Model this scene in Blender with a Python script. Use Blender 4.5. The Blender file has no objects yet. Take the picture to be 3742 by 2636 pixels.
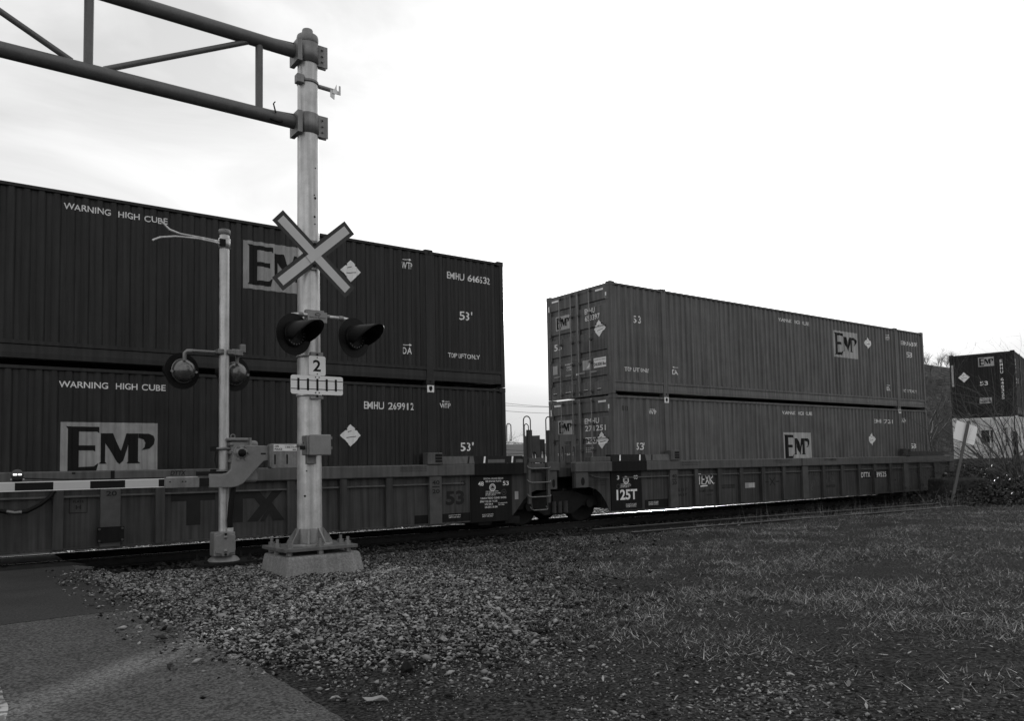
import bpy, bmesh, math, random
import numpy as np
from mathutils import Vector, Matrix, noise as mnoise

random.seed(7)
rng = np.random.default_rng(11)
scene = bpy.context.scene
COL = scene.collection
PI = math.pi

# ------------------------------------------------------------------ camera
F_PX, W_PX = 2891.577, 3742.0
cam_d = bpy.data.cameras.new("camera")
cam = bpy.data.objects.new("camera", cam_d)
COL.objects.link(cam)
yaw, pitch, roll = -0.63612, 0.06153, -0.02004
fwd = Vector((-math.sin(yaw) * math.cos(pitch), math.cos(yaw) * math.cos(pitch), math.sin(pitch)))
rgt = Vector((math.cos(yaw), math.sin(yaw), 0))
upv = rgt.cross(fwd)
r2 = rgt * math.cos(roll) + upv * math.sin(roll)
u2 = -rgt * math.sin(roll) + upv * math.cos(roll)
M = Matrix((r2, u2, -fwd)).transposed().to_4x4()
M.translation = Vector((-13.974, -14.594, 1.2976))
cam.matrix_world = M
cam_d.sensor_fit = 'HORIZONTAL'
cam_d.sensor_width = 36.0
cam_d.lens = 36.0 * F_PX / W_PX
cam_d.shift_y = 206.2 / W_PX
cam_d.clip_start = 0.05
cam_d.clip_end = 6000
scene.camera = cam

# ------------------------------------------------------------------ sky, sun, exposure
SUN_AZ, SUN_EL = math.radians(48.2), math.radians(11.9)      # azimuth from +Y towards +X
world = bpy.data.worlds.new("World")
scene.world = world
world.use_nodes = True
nt = world.node_tree
nt.nodes.clear()
def wn(t, **k):
    n = nt.nodes.new(t)
    for a, b in k.items():
        setattr(n, a, b)
    return n
w_out = wn('ShaderNodeOutputWorld')
w_bg = wn('ShaderNodeBackground')
w_sky = wn('ShaderNodeTexSky', sky_type='NISHITA', sun_disc=False)
w_sky.sun_elevation = SUN_EL
w_sky.sun_rotation = SUN_AZ
w_sky.air_density, w_sky.dust_density, w_sky.ozone_density = 1.6, 6.0, 1.0
w_bw = wn('ShaderNodeRGBToBW')
nt.links.new(w_sky.outputs[0], w_bw.inputs[0])
# thin high cloud all over the sky: an even veil with soft wisps, the same in every direction
w_tc = wn('ShaderNodeTexCoord')
w_map = wn('ShaderNodeMapping')
w_map.inputs['Scale'].default_value = (1.0, 1.6, 4.0)
w_map.inputs['Rotation'].default_value = (0.2, 0.1, 0.5)
w_n1 = wn('ShaderNodeTexNoise')
w_n1.inputs['Scale'].default_value = 2.2
w_n1.inputs['Detail'].default_value = 7
w_n1.inputs['Roughness'].default_value = 0.55
w_n1.inputs['Distortion'].default_value = 0.8
nt.links.new(w_tc.outputs['Generated'], w_map.inputs[0])
nt.links.new(w_map.outputs[0], w_n1.inputs['Vector'])
w_rng = wn('ShaderNodeMapRange')
w_rng.inputs['From Min'].default_value = 0.3
w_rng.inputs['From Max'].default_value = 0.75
w_rng.inputs['To Min'].default_value = 5.8
w_rng.inputs['To Max'].default_value = 9.8
nt.links.new(w_n1.outputs['Fac'], w_rng.inputs['Value'])
w_mix = wn('ShaderNodeMix', data_type='FLOAT')
w_mix.inputs['Factor'].default_value = 0.65
nt.links.new(w_bw.outputs[0], w_mix.inputs['A'])
nt.links.new(w_rng.outputs[0], w_mix.inputs['B'])
# grey cloud bank low on the horizon, all the way round
w_sep = wn('ShaderNodeSeparateXYZ')
nt.links.new(w_tc.outputs['Generated'], w_sep.inputs[0])
w_add = wn('ShaderNodeMath', operation='MULTIPLY_ADD')
nt.links.new(w_n1.outputs['Fac'], w_add.inputs[0])
w_add.inputs[1].default_value = -0.10
nt.links.new(w_sep.outputs['Z'], w_add.inputs[2])
w_bank = wn('ShaderNodeMapRange', interpolation_type='SMOOTHSTEP')
w_bank.inputs['From Min'].default_value = -0.01
w_bank.inputs['From Max'].default_value = 0.17
w_bank.inputs['To Min'].default_value = 0.95
w_bank.inputs['To Max'].default_value = 0.0
nt.links.new(w_add.outputs[0], w_bank.inputs['Value'])
w_mix2 = wn('ShaderNodeMix', data_type='FLOAT')
nt.links.new(w_bank.outputs[0], w_mix2.inputs['Factor'])
nt.links.new(w_mix.outputs[0], w_mix2.inputs['A'])
w_mix2.inputs['B'].default_value = 4.8
nt.links.new(w_mix2.outputs[0], w_bg.inputs['Color'])
w_bg.inputs['Strength'].default_value = 0.1
nt.links.new(w_bg.outputs[0], w_out.inputs[0])

sun_d = bpy.data.lights.new("sun", 'SUN')
sun_d.energy = 3.2
sun_d.angle = math.radians(1.0)
sun_d.color = (1, 1, 1)
sun = bpy.data.objects.new("sun", sun_d)
COL.objects.link(sun)
sdir = Vector((math.sin(SUN_AZ) * math.cos(SUN_EL), math.cos(SUN_AZ) * math.cos(SUN_EL), math.sin(SUN_EL)))
sun.rotation_euler = sdir.to_track_quat('Z', 'Y').to_euler()
sun.location = (20, 30, 30)

vs = scene.view_settings
vs.view_transform = 'Standard'
vs.look = 'None'
vs.exposure = 0.5
vs.gamma = 1.0
vs.use_curve_mapping = False
scene.cycles.max_bounces = 6
scene.cycles.use_denoising = True

# ------------------------------------------------------------------ materials
MATS = {}
def material(name, val, var=0.25, rough=0.6, metal=0.0, scale=4.0, streak=0.0, bump=0.0, bscale=60.0, island=0.0, spec=0.5, speck=0.0, hard=0.2):
    """grey procedural surface: val = base reflectance, var = soft mottling, streak = vertical run marks,
    island = spread between loose pieces, speck = small pale/dark grains"""
    if name in MATS:
        return MATS[name]
    m = bpy.data.materials.new(name)
    m.use_nodes = True
    t = m.node_tree
    N, L = t.nodes, t.links
    b = N['Principled BSDF']
    b.inputs['Roughness'].default_value = rough
    b.inputs['Metallic'].default_value = metal
    b.inputs['Specular IOR Level'].default_value = spec
    tc = N.new('ShaderNodeTexCoord')
    n1 = N.new('ShaderNodeTexNoise')
    n1.inputs['Scale'].default_value = scale
    n1.inputs['Detail'].default_value = 8
    n1.inputs['Roughness'].default_value = 0.65
    L.new(tc.outputs['Object'], n1.inputs['Vector'])
    def math_(op, a, bb):
        x = N.new('ShaderNodeMath'); x.operation = op
        for i, v in enumerate((a, bb)):
            if isinstance(v, (int, float)):
                x.inputs[i].default_value = v
            else:
                L.new(v, x.inputs[i])
        return x.outputs[0]
    def rng_(src, lo, hi, fm=0.25, fM=0.75):
        x = N.new('ShaderNodeMapRange')
        x.inputs['From Min'].default_value = fm; x.inputs['From Max'].default_value = fM
        x.inputs['To Min'].default_value = lo; x.inputs['To Max'].default_value = hi
        L.new(src, x.inputs['Value']); return x.outputs[0]
    v = rng_(n1.outputs['Fac'], val * (1 - var), val * (1 + var))
    if streak:
        mp = N.new('ShaderNodeMapping')
        mp.inputs['Scale'].default_value = (9, 9, 0.35)
        L.new(tc.outputs['Object'], mp.inputs[0])
        n2 = N.new('ShaderNodeTexNoise')
        n2.inputs['Scale'].default_value = 1.6; n2.inputs['Detail'].default_value = 6
        L.new(mp.outputs[0], n2.inputs['Vector'])
        v = math_('MULTIPLY', v, rng_(n2.outputs['Fac'], 1 - streak, 1 + streak, 0.3, 0.7))
    if speck:
        n3 = N.new('ShaderNodeTexNoise')
        n3.inputs['Scale'].default_value = bscale; n3.inputs['Detail'].default_value = 3
        L.new(tc.outputs['Object'], n3.inputs['Vector'])
        v = math_('MULTIPLY', v, rng_(n3.outputs['Fac'], 1 - speck, 1 + speck, 0.5 - hard, 0.5 + hard))
    if island:
        g = N.new('ShaderNodeNewGeometry')
        v = math_('MULTIPLY', v, rng_(math_('POWER', g.outputs['Random Per Island'], 2.0), 1 - island, 1 + 2 * island, 0, 1))
    cc = N.new('ShaderNodeCombineColor')
    for i in range(3):
        L.new(v, cc.inputs[i])
    L.new(cc.outputs[0], b.inputs['Base Color'])
    rr = rng_(n1.outputs['Fac'], max(0.03, rough - 0.1), min(1, rough + 0.12))
    L.new(rr, b.inputs['Roughness'])
    if bump:
        n4 = N.new('ShaderNodeTexNoise')
        n4.inputs['Scale'].default_value = bscale; n4.inputs['Detail'].default_value = 5
        L.new(tc.outputs['Object'], n4.inputs['Vector'])
        bp = N.new('ShaderNodeBump')
        bp.inputs['Strength'].default_value = bump
        bp.inputs['Distance'].default_value = 0.02
        L.new(n4.outputs['Fac'], bp.inputs['Height'])
        L.new(bp.outputs[0], b.inputs['Normal'])
    MATS[name] = m
    return m

P_A = material('container_paint', 0.018, 0.45, 0.42, streak=0.5, scale=1.5, bump=0.03, bscale=18, spec=0.28)
P_B = material('container_paint_glare', 0.10, 0.3, 0.42, streak=0.4, scale=1.5, bump=0.03, bscale=18, spec=0.28)  # sun-glare veil over stack B is put into this lighter paint
P_C = material('container_paint_deep', 0.018, 0.25, 0.55, streak=0.25, scale=1.5, spec=0.28)
P_W = material('container_paint_white', 0.66, 0.12, 0.5, streak=0.2, scale=1.5)
WHITE = material('white_marking', 0.80, 0.15, 0.5, streak=0.12, scale=9)
LOGO = material('logo_backing', 0.30, 0.25, 0.5, streak=0.2, scale=3)
LOGO_B = material('logo_backing_pale', 0.38, 0.2, 0.5, streak=0.2, scale=3)  # paler backing tone, shared by several logos and stickers
BLACKMARK = material('dark_marking', 0.012, 0.2, 0.5, spec=0.12)
STEN = material('dim_stencil', 0.022, 0.25, 0.6, spec=0.12)
CAR = material('car_paint', 0.056, 0.3, 0.6, streak=0.35, scale=1.2, bump=0.05, bscale=25, spec=0.12)
CARTOP = material('car_chord_paint', 0.10, 0.25, 0.5, streak=0.2, scale=2, spec=0.12)
CARBLACK = material('car_black_panel', 0.011, 0.3, 0.55, streak=0.3, scale=2, spec=0.12)
CARLIGHT = material('car_fitting_paint', 0.085, 0.3, 0.55, scale=4, spec=0.12)
IRON = material('truck_iron', 0.018, 0.4, 0.8, scale=6, bump=0.2, spec=0.12)
GALV = material('galvanized_steel', 0.52, 0.28, 0.42, metal=0.55, streak=0.3, scale=5, speck=0.08, bscale=90)
GALVD = material('weathered_galvanized', 0.20, 0.3, 0.5, metal=0.4, streak=0.25, scale=5, speck=0.1)
TRUSS = material('truss_steel_shaded', 0.12, 0.25, 0.5, metal=0.3, scale=6, speck=0.1)  # galvanized like the pole, with underside shade put into the colour
CAST = material('cast_aluminium', 0.22, 0.2, 0.5, metal=0.35, scale=7, speck=0.12, bscale=140)
CONC = material('concrete', 0.21, 0.25, 0.9, scale=3, bump=0.35, bscale=45, speck=0.25, streak=0.15)
BLK = material('signal_black', 0.010, 0.2, 0.5, spec=0.12)
LENS = material('signal_lens', 0.045, 0.2, 0.15)
DOME = material('signal_dome', 0.15, 0.3, 0.25, metal=0.7, scale=8)
SIGNW = material('sign_face', 0.80, 0.06, 0.4, scale=3)
SIGNX = material('crossbuck_sheeting', 0.52, 0.07, 0.45, scale=3)
SIGNB = material('crossbuck_border', 0.014, 0.15, 0.5, scale=3)
GATEW = material('gate_white', 0.78, 0.1, 0.45, scale=4)
STEEL = material('polished_rail', 0.75, 0.08, 0.27, metal=1.0, scale=6)
RAILS = material('rusty_rail_side', 0.030, 0.3, 0.8, scale=10, bump=0.2, spec=0.12)
TIE = material('creosote_timber', 0.03, 0.4, 0.9, scale=8, bump=0.4, bscale=30, spec=0.12)
BARK = material('bare_branch', 0.11, 0.3, 0.85, scale=12, spec=0.12)
BARKF = material('far_branch', 0.10, 0.2, 0.9, scale=1, spec=0.12)
LEAF = material('ivy_leaf', 0.035, 0.3, 0.4, island=0.6, spec=0.12)

# ------------------------------------------------------------------ mesh helper
class MB:
    def __init__(s):
        s.v = []; s.f = []; s.sm = []
    def add(s, vs_, fs, smooth=False):
        o = len(s.v)
        s.v += [tuple(p) for p in vs_]
        s.f += [tuple(i + o for i in f) for f in fs]
        s.sm += [smooth] * len(fs)
        return s
    def box(s, x0, x1, y0, y1, z0, z1):
        vv = [(x0, y0, z0), (x1, y0, z0), (x1, y1, z0), (x0, y1, z0), (x0, y0, z1), (x1, y0, z1), (x1, y1, z1), (x0, y1, z1)]
        return s.add(vv, [(0, 3, 2, 1), (4, 5, 6, 7), (0, 1, 5, 4), (1, 2, 6, 5), (2, 3, 7, 6), (3, 0, 4, 7)])
    def cyl(s, p0, p1, r0, r1=None, n=16, caps=True, smooth=True):
        r1 = r0 if r1 is None else r1
        p0, p1 = Vector(p0), Vector(p1)
        d = (p1 - p0).normalized()
        a = d.orthogonal().normalized(); b = d.cross(a)
        vv = []
        for p, r in ((p0, r0), (p1, r1)):
            for i in range(n):
                t = 2 * PI * i / n
                vv.append(p + (a * math.cos(t) + b * math.sin(t)) * r)
        s.add(vv, [(i, (i + 1) % n, n + (i + 1) % n, n + i) for i in range(n)], smooth)
        if caps:
            s.add(vv[:n], [tuple(range(n - 1, -1, -1))]); s.add(vv[n:], [tuple(range(n))])
        return s
    def tube(s, pts, r, n=8, smooth=True, caps=True):
        pts = [Vector(p) for p in pts]
        rs = r if isinstance(r, (list, tuple)) else [r] * len(pts)
        vv = []
        ref = None
        for i, p in enumerate(pts):
            d = (pts[min(i + 1, len(pts) - 1)] - pts[max(i - 1, 0)]).normalized()
            if ref is None:
                ref = d.orthogonal().normalized()
            ref = (ref - d * ref.dot(d))
            ref = ref.normalized() if ref.length > 1e-6 else d.orthogonal().normalized()
            b = d.cross(ref)
            for k in range(n):
                t = 2 * PI * k / n
                vv.append(p + (ref * math.cos(t) + b * math.sin(t)) * rs[i])
        fs = []
        for i in range(len(pts) - 1):
            for k in range(n):
                fs.append((i * n + k, i * n + (k + 1) % n, (i + 1) * n + (k + 1) % n, (i + 1) * n + k))
        s.add(vv, fs, smooth)
        if caps:
            s.add(vv[:n], [tuple(range(n - 1, -1, -1))]); s.add(vv[-n:], [tuple(range(n))])
        return s
    def prism(s, poly, axis, a, b):
        """poly = 2-D outline; axis 'y': (x,z) outline pushed from y=a to y=b; 'x': (y,z); 'z': (x,y)"""
        def mk(p, c):
            return {'y': (p[0], c, p[1]), 'x': (c, p[0], p[1]), 'z': (p[0], p[1], c)}[axis]
        n = len(poly)
        vv = [mk(p, a) for p in poly] + [mk(p, b) for p in poly]
        fs = [(i, (i + 1) % n, n + (i + 1) % n, n + i) for i in range(n)]
        fs += [tuple(range(n - 1, -1, -1)), tuple(range(n, 2 * n))]
        return s.add(vv, fs)
    def lathe(s, prof, origin, axis, n=24, smooth=True):
        """prof = [(radius, along)], axis = unit direction"""
        o, d = Vector(origin), Vector(axis).normalized()
        a = d.orthogonal().normalized(); b = d.cross(a)
        vv = []
        for r, h in prof:
            for k in range(n):
                t = 2 * PI * k / n
                vv.append(o + d * h + (a * math.cos(t) + b * math.sin(t)) * r)
        fs = []
        for i in range(len(prof) - 1):
            for k in range(n):
                fs.append((i * n + k, i * n + (k + 1) % n, (i + 1) * n + (k + 1) % n, (i + 1) * n + k))
        return s.add(vv, fs, smooth)
    def build(s, name, mat, parent=None, bevel=0.0, seg=2, world=True, recalc=True):
        me = bpy.data.meshes.new(name)
        off = parent_off(parent) if (parent is not None and world) else Vector((0, 0, 0))
        me.from_pydata([(p[0] - off.x, p[1] - off.y, p[2] - off.z) for p in s.v], [], s.f)
        me.polygons.foreach_set('use_smooth', s.sm)
        if recalc and len(s.f) < 20000:
            bm = bmesh.new(); bm.from_mesh(me)
            bmesh.ops.recalc_face_normals(bm, faces=bm.faces)
            bm.to_mesh(me); bm.free()
        me.materials.append(mat)
        o = bpy.data.objects.new(name, me)
        COL.objects.link(o)
        if parent is not None:
            o.parent = parent
        if bevel:
            bv = o.modifiers.new('bevel', 'BEVEL')
            bv.width = bevel; bv.segments = seg; bv.limit_method = 'ANGLE'
            bv.harden_normals = False
        return o

def parent_off(p):
    o = Vector((0, 0, 0))
    while p is not None:
        o += p.location
        p = p.parent
    return o
def thing(name, label, cat, loc=(0, 0, 0), rz=0.0, group=None):
    o = bpy.data.objects.new(name, None)
    COL.objects.link(o)
    o.location = loc; o.rotation_euler = (0, 0, rz)
    o.empty_display_size = 0.2
    o['label'] = label; o['category'] = cat
    if group:
        o['group'] = group
    return o
def tag(o, label, cat, group=None):
    o['label'] = label; o['category'] = cat
    if group:
        o['group'] = group
    return o
def struct(o, kind='structure'):
    o['kind'] = kind
    return o
def mesh_np(name, V, Fc, mat, parent=None, smooth=False):
    me = bpy.data.meshes.new(name)
    n, m = len(V), len(Fc)
    k = Fc.shape[1]
    me.vertices.add(n); me.vertices.foreach_set('co', np.ascontiguousarray(V, dtype=np.float32).ravel())
    me.loops.add(m * k); me.loops.foreach_set('vertex_index', np.ascontiguousarray(Fc, dtype=np.int32).ravel())
    me.polygons.add(m); me.polygons.foreach_set('loop_start', np.arange(0, m * k, k, dtype=np.int32))
    me.polygons.foreach_set('loop_total', np.full(m, k, dtype=np.int32))
    if smooth:
        me.polygons.foreach_set('use_smooth', np.ones(m, dtype=bool))
    me.update(calc_edges=True)
    me.materials.append(mat)
    o = bpy.data.objects.new(name, me)
    COL.objects.link(o)
    if parent is not None:
        o.parent = parent
    return o

# ------------------------------------------------------------------ flat markings that follow a wall's profile
_font_cache = {}
def text_polys(s, bold=0.0):
    key = (s, bold)
    if key not in _font_cache:
        cu = bpy.data.curves.new('t', 'FONT')
        cu.body = s; cu.size = 1.0; cu.offset = bold; cu.resolution_u = 3
        ob = bpy.data.objects.new('t', cu)
        COL.objects.link(ob)
        dg = bpy.context.evaluated_depsgraph_get()
        me = bpy.data.meshes.new_from_object(ob.evaluated_get(dg))
        V = [(v.co.x, v.co.y) for v in me.vertices]
        Fs = [tuple(p.vertices) for p in me.polygons]
        bpy.data.objects.remove(ob); bpy.data.curves.remove(cu); bpy.data.meshes.remove(me)
        xs = [p[0] for p in V]; ys = [p[1] for p in V]
        x0, x1, y0, y1 = min(xs), max(xs), min(ys), max(ys)
        _font_cache[key] = ([((x - x0) / (x1 - x0), (y - y0) / (y1 - y0)) for x, y in V], Fs)
    return _font_cache[key]

def decal(name, mat, parent, V2, F2, place, cuts=()):
    """V2 = flat (u,z) points in metres; place(u,z) -> local 3-D point; cuts = u or z values where the wall bends
    given as ('u'|'z', value)"""
    bm = bmesh.new()
    vs_ = [bm.verts.new((u, 0, z)) for u, z in V2]
    for f in F2:
        try:
            bm.faces.new([vs_[i] for i in f])
        except ValueError:
            pass
    bm.normal_update()
    bmesh.ops.triangulate(bm, faces=bm.faces[:], quad_method='BEAUTY', ngon_method='EAR_CLIP')
    us = [p[0] for p in V2]; zs = [p[1] for p in V2]
    for ax, c in cuts:
        lo, hi = (min(us), max(us)) if ax == 'u' else (min(zs), max(zs))
        if lo < c < hi:
            bmesh.ops.bisect_plane(bm, geom=bm.verts[:] + bm.edges[:] + bm.faces[:], dist=1e-5,
                                   plane_co=(c, 0, 0) if ax == 'u' else (0, 0, c),
                                   plane_no=(1, 0, 0) if ax == 'u' else (0, 0, 1))
    for v in bm.verts:
        v.co = Vector(place(v.co.x, v.co.z))
    me = bpy.data.meshes.new(name)
    bm.to_mesh(me); bm.free()
    me.materials.append(mat)
    o = bpy.data.objects.new(name, me)
    COL.objects.link(o)
    o.parent = parent
    return o

LE = [(.05, .924), (.381, .918), (.381, .80), (.36, .83), (.179, .83), (.179, .581), (.342, .581), (.342, .47), (.32, .49), (.179, .49), (.179, .19), (.33, .20), (.375, .26), (.35, .09), (.05, .09), (.07, .13), (.07, .88)]
LM = [(.397, .803), (.521, .803), (.607, .48), (.660, .803), (.785, .803), (.785, .28), (.812, .245), (.664, .245), (.684, .28), (.684, .60), (.63, .30), (.596, .235), (.57, .27), (.446, .62), (.446, .28), (.463, .245), (.376, .245), (.40, .28), (.40, .77)]
LP = [(.787, .803), (.90, .80), (.95, .76), (.966, .69), (.955, .60), (.91, .52), (.824, .49), (.86, .55), (.868, .63), (.85, .69), (.80, .715), (.787, .715)]

class Wall:
    """a wall face on which markings are put: place function, cut list"""
    def __init__(s, parent, fn, cuts, flip=False):
        s.parent, s.fn, s.cuts, s.flip = parent, fn, cuts, flip
    def pl(s, eps):
        return lambda u, z: s.fn(u, z, eps)
    def text(s, txt, u0, u1, z, h, mat=None, bold=0.012, eps=0.004, z1=None, name='lettering', slant=0.0, parent=None):
        V, Fs = text_polys(txt, bold)
        z1 = z if z1 is None else z1
        P = [(u0 + (u1 - u0) * (a + slant * b), z + (z1 - z) * a + h * b) for a, b in V]
        return decal(name, mat or WHITE, parent or s.parent, P, Fs, s.pl(eps), s.cuts)
    def poly(s, name, pts, mat, eps=0.004, parent=None):
        return decal(name, mat, parent or s.parent, pts, [tuple(range(len(pts)))], s.pl(eps), s.cuts)
    def rect(s, name, u0, u1, z0, z1, mat, eps=0.004, sl=0.0):
        return s.poly(name, [(u0, z0), (u1, z0), (u1 + sl, z1), (u0 + sl, z1)], mat, eps)
    def arrow(s, u0, u1, z, h, right=True):
        d = 1 if right else -1
        a, b = (u0, u1) if right else (u1, u0)
        s.poly('arrow_mark', [(a, z - h * .25), (b - d * h * 2.2, z - h * .25), (b - d * h * 2.2, z - h), (b, z), (b - d * h * 2.2, z + h), (b - d * h * 2.2, z + h * .25), (a, z + h * .25)], WHITE)
    def logo(s, u0, z0, w, h, back):
        s.rect('logo_panel', u0, u0 + w, z0, z0 + h, back, 0.004)
        for L_ in (LE, LM, LP):
            s.poly('logo_letter', [(u0 + w * a, z0 + h * b) for a, b in L_], BLACKMARK, 0.008)
    def ring(s, name, uc, zc, r0, r1, mat, eps=0.004, n=20):
        V = []; Fs = []
        for i in range(n):
            t = 2 * PI * i / n
            V += [(uc + r0 * math.cos(t), zc + r0 * math.sin(t)), (uc + r1 * math.cos(t), zc + r1 * math.sin(t))]
            j = (i + 1) % n
            Fs.append((2 * i, 2 * i + 1, 2 * j + 1, 2 * j))
        return decal(name, mat, s.parent, V, Fs, s.pl(eps), s.cuts)
    def stroke(s, name, lines, w, mat, eps=0.005):
        V = []; Fs = []
        for ln in lines:
            o = len(V)
            for i, p in enumerate(ln):
                a = ln[max(i - 1, 0)]; b = ln[min(i + 1, len(ln) - 1)]
                dx, dz = b[0] - a[0], b[1] - a[1]
                q = math.hypot(dx, dz) or 1
                V += [(p[0] - dz / q * w / 2, p[1] + dx / q * w / 2), (p[0] + dz / q * w / 2, p[1] - dx / q * w / 2)]
            for i in range(len(ln) - 1):
                Fs.append((o + 2 * i, o + 2 * i + 1, o + 2 * i + 3, o + 2 * i + 2))
        return decal(name, mat, s.parent, V, Fs, s.pl(eps), s.cuts)

# ================================================================== GROUND
def gz(x, y):
    """height of the natural ground"""
    z = -0.03 + 0.035 * mnoise.noise(Vector((x * .35, y * .35, 0))) + 0.02 * mnoise.noise(Vector((x * 1.3, y * 1.3, 3)))
    k = min(1, max(0, (x + 12.5) / 4))
    z -= 0.05 * k * (1 - min(1, max(0, (-y - 3) / 6)))
    if y > -3.3:                                   # falls away into the ballast of the line
        t = min(1, (y + 3.3) / 1.9) * min(1, max(.0, (x + 12.6) / 5 + .35) if y < -2.5 else 1)
        z = z * (1 - t) + (-0.335) * t
    if y > 5.5:
        t = min(1, (y - 5.5) / 2)
        z = z * (1 - t) + (-0.12) * t
    if abs(x) > 80 or abs(y) > 80:
        z = -0.15
    return z
def lines(a, b, step, far):
    L_ = list(np.arange(a, b + 1e-6, step))
    d = step
    p = b
    while p < far:
        d *= 1.6; p += d; L_.append(p)
    d = step; p = a
    while p > -far:
        d *= 1.6; p -= d; L_.insert(0, p)
    return L_
gx = lines(-16, 24, 0.25, 3000); gy = lines(-16, 7, 0.2, 3000)
V = np.array([(x, y, gz(x, y)) for y in gy for x in gx])
nx, ny = len(gx), len(gy)
ii, jj = np.meshgrid(np.arange(nx - 1), np.arange(ny - 1))
a = (jj * nx + ii).ravel()
Fq = np.stack([a, a + 1, a + nx + 1, a + nx], 1)
SOIL = material('ground_soil', 0.027, 0.65, 0.95, scale=1.3, bump=1.0, bscale=40, speck=0.8, hard=0.1, spec=0.12)
struct(mesh_np('ground', V, Fq, SOIL, smooth=True))

ASPH = material('asphalt', 0.085, 0.25, 0.85, scale=1.7, bump=0.6, bscale=55, speck=0.5, hard=0.1, spec=0.12)
ASPHN = material('asphalt_new', 0.05, 0.25, 0.8, scale=1.3, bump=0.4, bscale=55, speck=0.3, hard=0.1, spec=0.12)
PANEL = material('crossing_rubber', 0.020, 0.3, 0.7, scale=3, bump=0.2, spec=0.12)
PAINTW = material('worn_road_paint', 0.19, 0.2, 0.8, scale=9, speck=0.62, bscale=13, hard=0.05)
# approach road on the camera's side: a slab with a crumbled edge
edge = []
y = -60.0
while y < -1.62:
    st = 0.12 if y > -16 else 2.0
    edge.append((-12.06 + 0.07 * mnoise.noise(Vector((y * 1.7, 0, 5))) + 0.04 * mnoise.noise(Vector((y * 6, 0, 9))), y))
    y += st
edge.append((-12.0, -1.62))
mb = MB()
for i in range(len(edge) - 1):
    (xa, ya), (xb, yb) = edge[i], edge[i + 1]
    mb.add([(-20.5, ya, -0.008), (xa - .25, ya, -0.008), (xb - .25, yb, -0.008), (-20.5, yb, -0.008)], [(0, 1, 2, 3)])
    mb.add([(xa - .25, ya, -0.008), (xa, ya, -0.05), (xb, yb, -0.05), (xb - .25, yb, -0.008)], [(0, 1, 2, 3)])
    mb.add([(xa, ya, -0.05), (xa + .02, ya, -.4), (xb + .02, yb, -.4), (xb, yb, -0.05)], [(0, 1, 2, 3)])
struct(mb.build('road', ASPH))
# fresher asphalt strip next to the rails
pe = [(x, -6.25 + 0.28 * mnoise.noise(Vector((x * .8, 2, 0))) + 0.05 * mnoise.noise(Vector((x * 5, 2, 0)))) for x in np.arange(-20.4, -12.2, .15)]
mb = MB()
for i in range(len(pe) - 1):
    (xa, ya), (xb, yb) = pe[i], pe[i + 1]
    mb.add([(xa, ya, -0.003), (xb, yb, -0.003), (xb, -1.7, 0.0), (xa, -1.7, 0.0)], [(0, 1, 2, 3)])
    mb.add([(xa, ya, -0.012), (xb, yb, -0.012), (xb, yb, -0.003), (xa, ya, -0.003)], [(0, 1, 2, 3)])
struct(mb.build('road_patch', ASPHN))
mb = MB()
for ya, yb, za, zb in ((-1.62, .44, -.006, -.14), (.66, 1.93, -.14, -.14), (2.15, 4.1, -.14, -.06)):
    mb.add([(-20.5, ya, za), (-12.1, ya, za), (-12.1, yb, zb), (-20.5, yb, zb), (-20.5, ya, -.5), (-12.1, ya, -.5), (-12.1, yb, -.5), (-20.5, yb, -.5)], [(0, 1, 2, 3), (0, 4, 5, 1), (1, 5, 6, 2), (2, 6, 7, 3), (3, 7, 4, 0), (4, 7, 6, 5)])
struct(mb.build('road_crossing_panels', PANEL))
mb = MB().box(-20.5, -12.1, 4.15, 80, -.3, -.05)
struct(mb.build('road_beyond', ASPH))
# worn edge of a painted line near the camera
mb = MB()
for i in range(120):
    ya = -14.0 + i * .06
    w0 = .13 + .05 * mnoise.noise(Vector((ya * 3, 7, 0))); w1 = .13 + .05 * mnoise.noise(Vector(((ya + .06) * 3, 7, 0)))
    mb.add([(-13.72 - w0, ya, -.004), (-13.72 + w0, ya, -.004), (-13.72 + w1, ya + .06, -.004), (-13.72 - w1, ya + .06, -.004)], [(0, 1, 2, 3)])
struct(mb.build('road_line_worn', PAINTW))

# ================================================================== LOOSE STONE AND GRASS
def icosa():
    t = (1 + 5 ** .5) / 2
    v = np.array([(-1, t, 0), (1, t, 0), (-1, -t, 0), (1, -t, 0), (0, -1, t), (0, 1, t), (0, -1, -t), (0, 1, -t), (t, 0, -1), (t, 0, 1), (-t, 0, -1), (-t, 0, 1)], float)
    v /= np.linalg.norm(v[0])
    f = np.array([(0, 11, 5), (0, 5, 1), (0, 1, 7), (0, 7, 10), (0, 10, 11), (1, 5, 9), (5, 11, 4), (11, 10, 2), (10, 7, 6), (7, 1, 8), (3, 9, 4), (3, 4, 2), (3, 2, 6), (3, 6, 8), (3, 8, 9), (4, 9, 5), (2, 4, 11), (6, 2, 10), (8, 6, 7), (9, 8, 1)])
    return v, f
def octa():
    v = np.array([(1, 0, 0), (-1, 0, 0), (0, 1, 0), (0, -1, 0), (0, 0, 1), (0, 0, -1)], float)
    f = np.array([(0, 2, 4), (2, 1, 4), (1, 3, 4), (3, 0, 4), (2, 0, 5), (1, 2, 5), (3, 1, 5), (0, 3, 5)])
    return v, f
def in_poly(x, y, P):
    c = np.zeros(len(x), bool)
    j = len(P) - 1
    for i in range(len(P)):
        xi, yi = P[i]; xj, yj = P[j]
        m = ((yi > y) != (yj > y)) & (x < (xj - xi) * (y - yi) / (yj - yi + 1e-12) + xi)
        c ^= m
        j = i
    return c
def noise2(x, y, s, seed=0.0):
    return np.array([mnoise.noise(Vector((float(p) * s, float(q) * s, seed))) for p, q in zip(x, y)])
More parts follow.
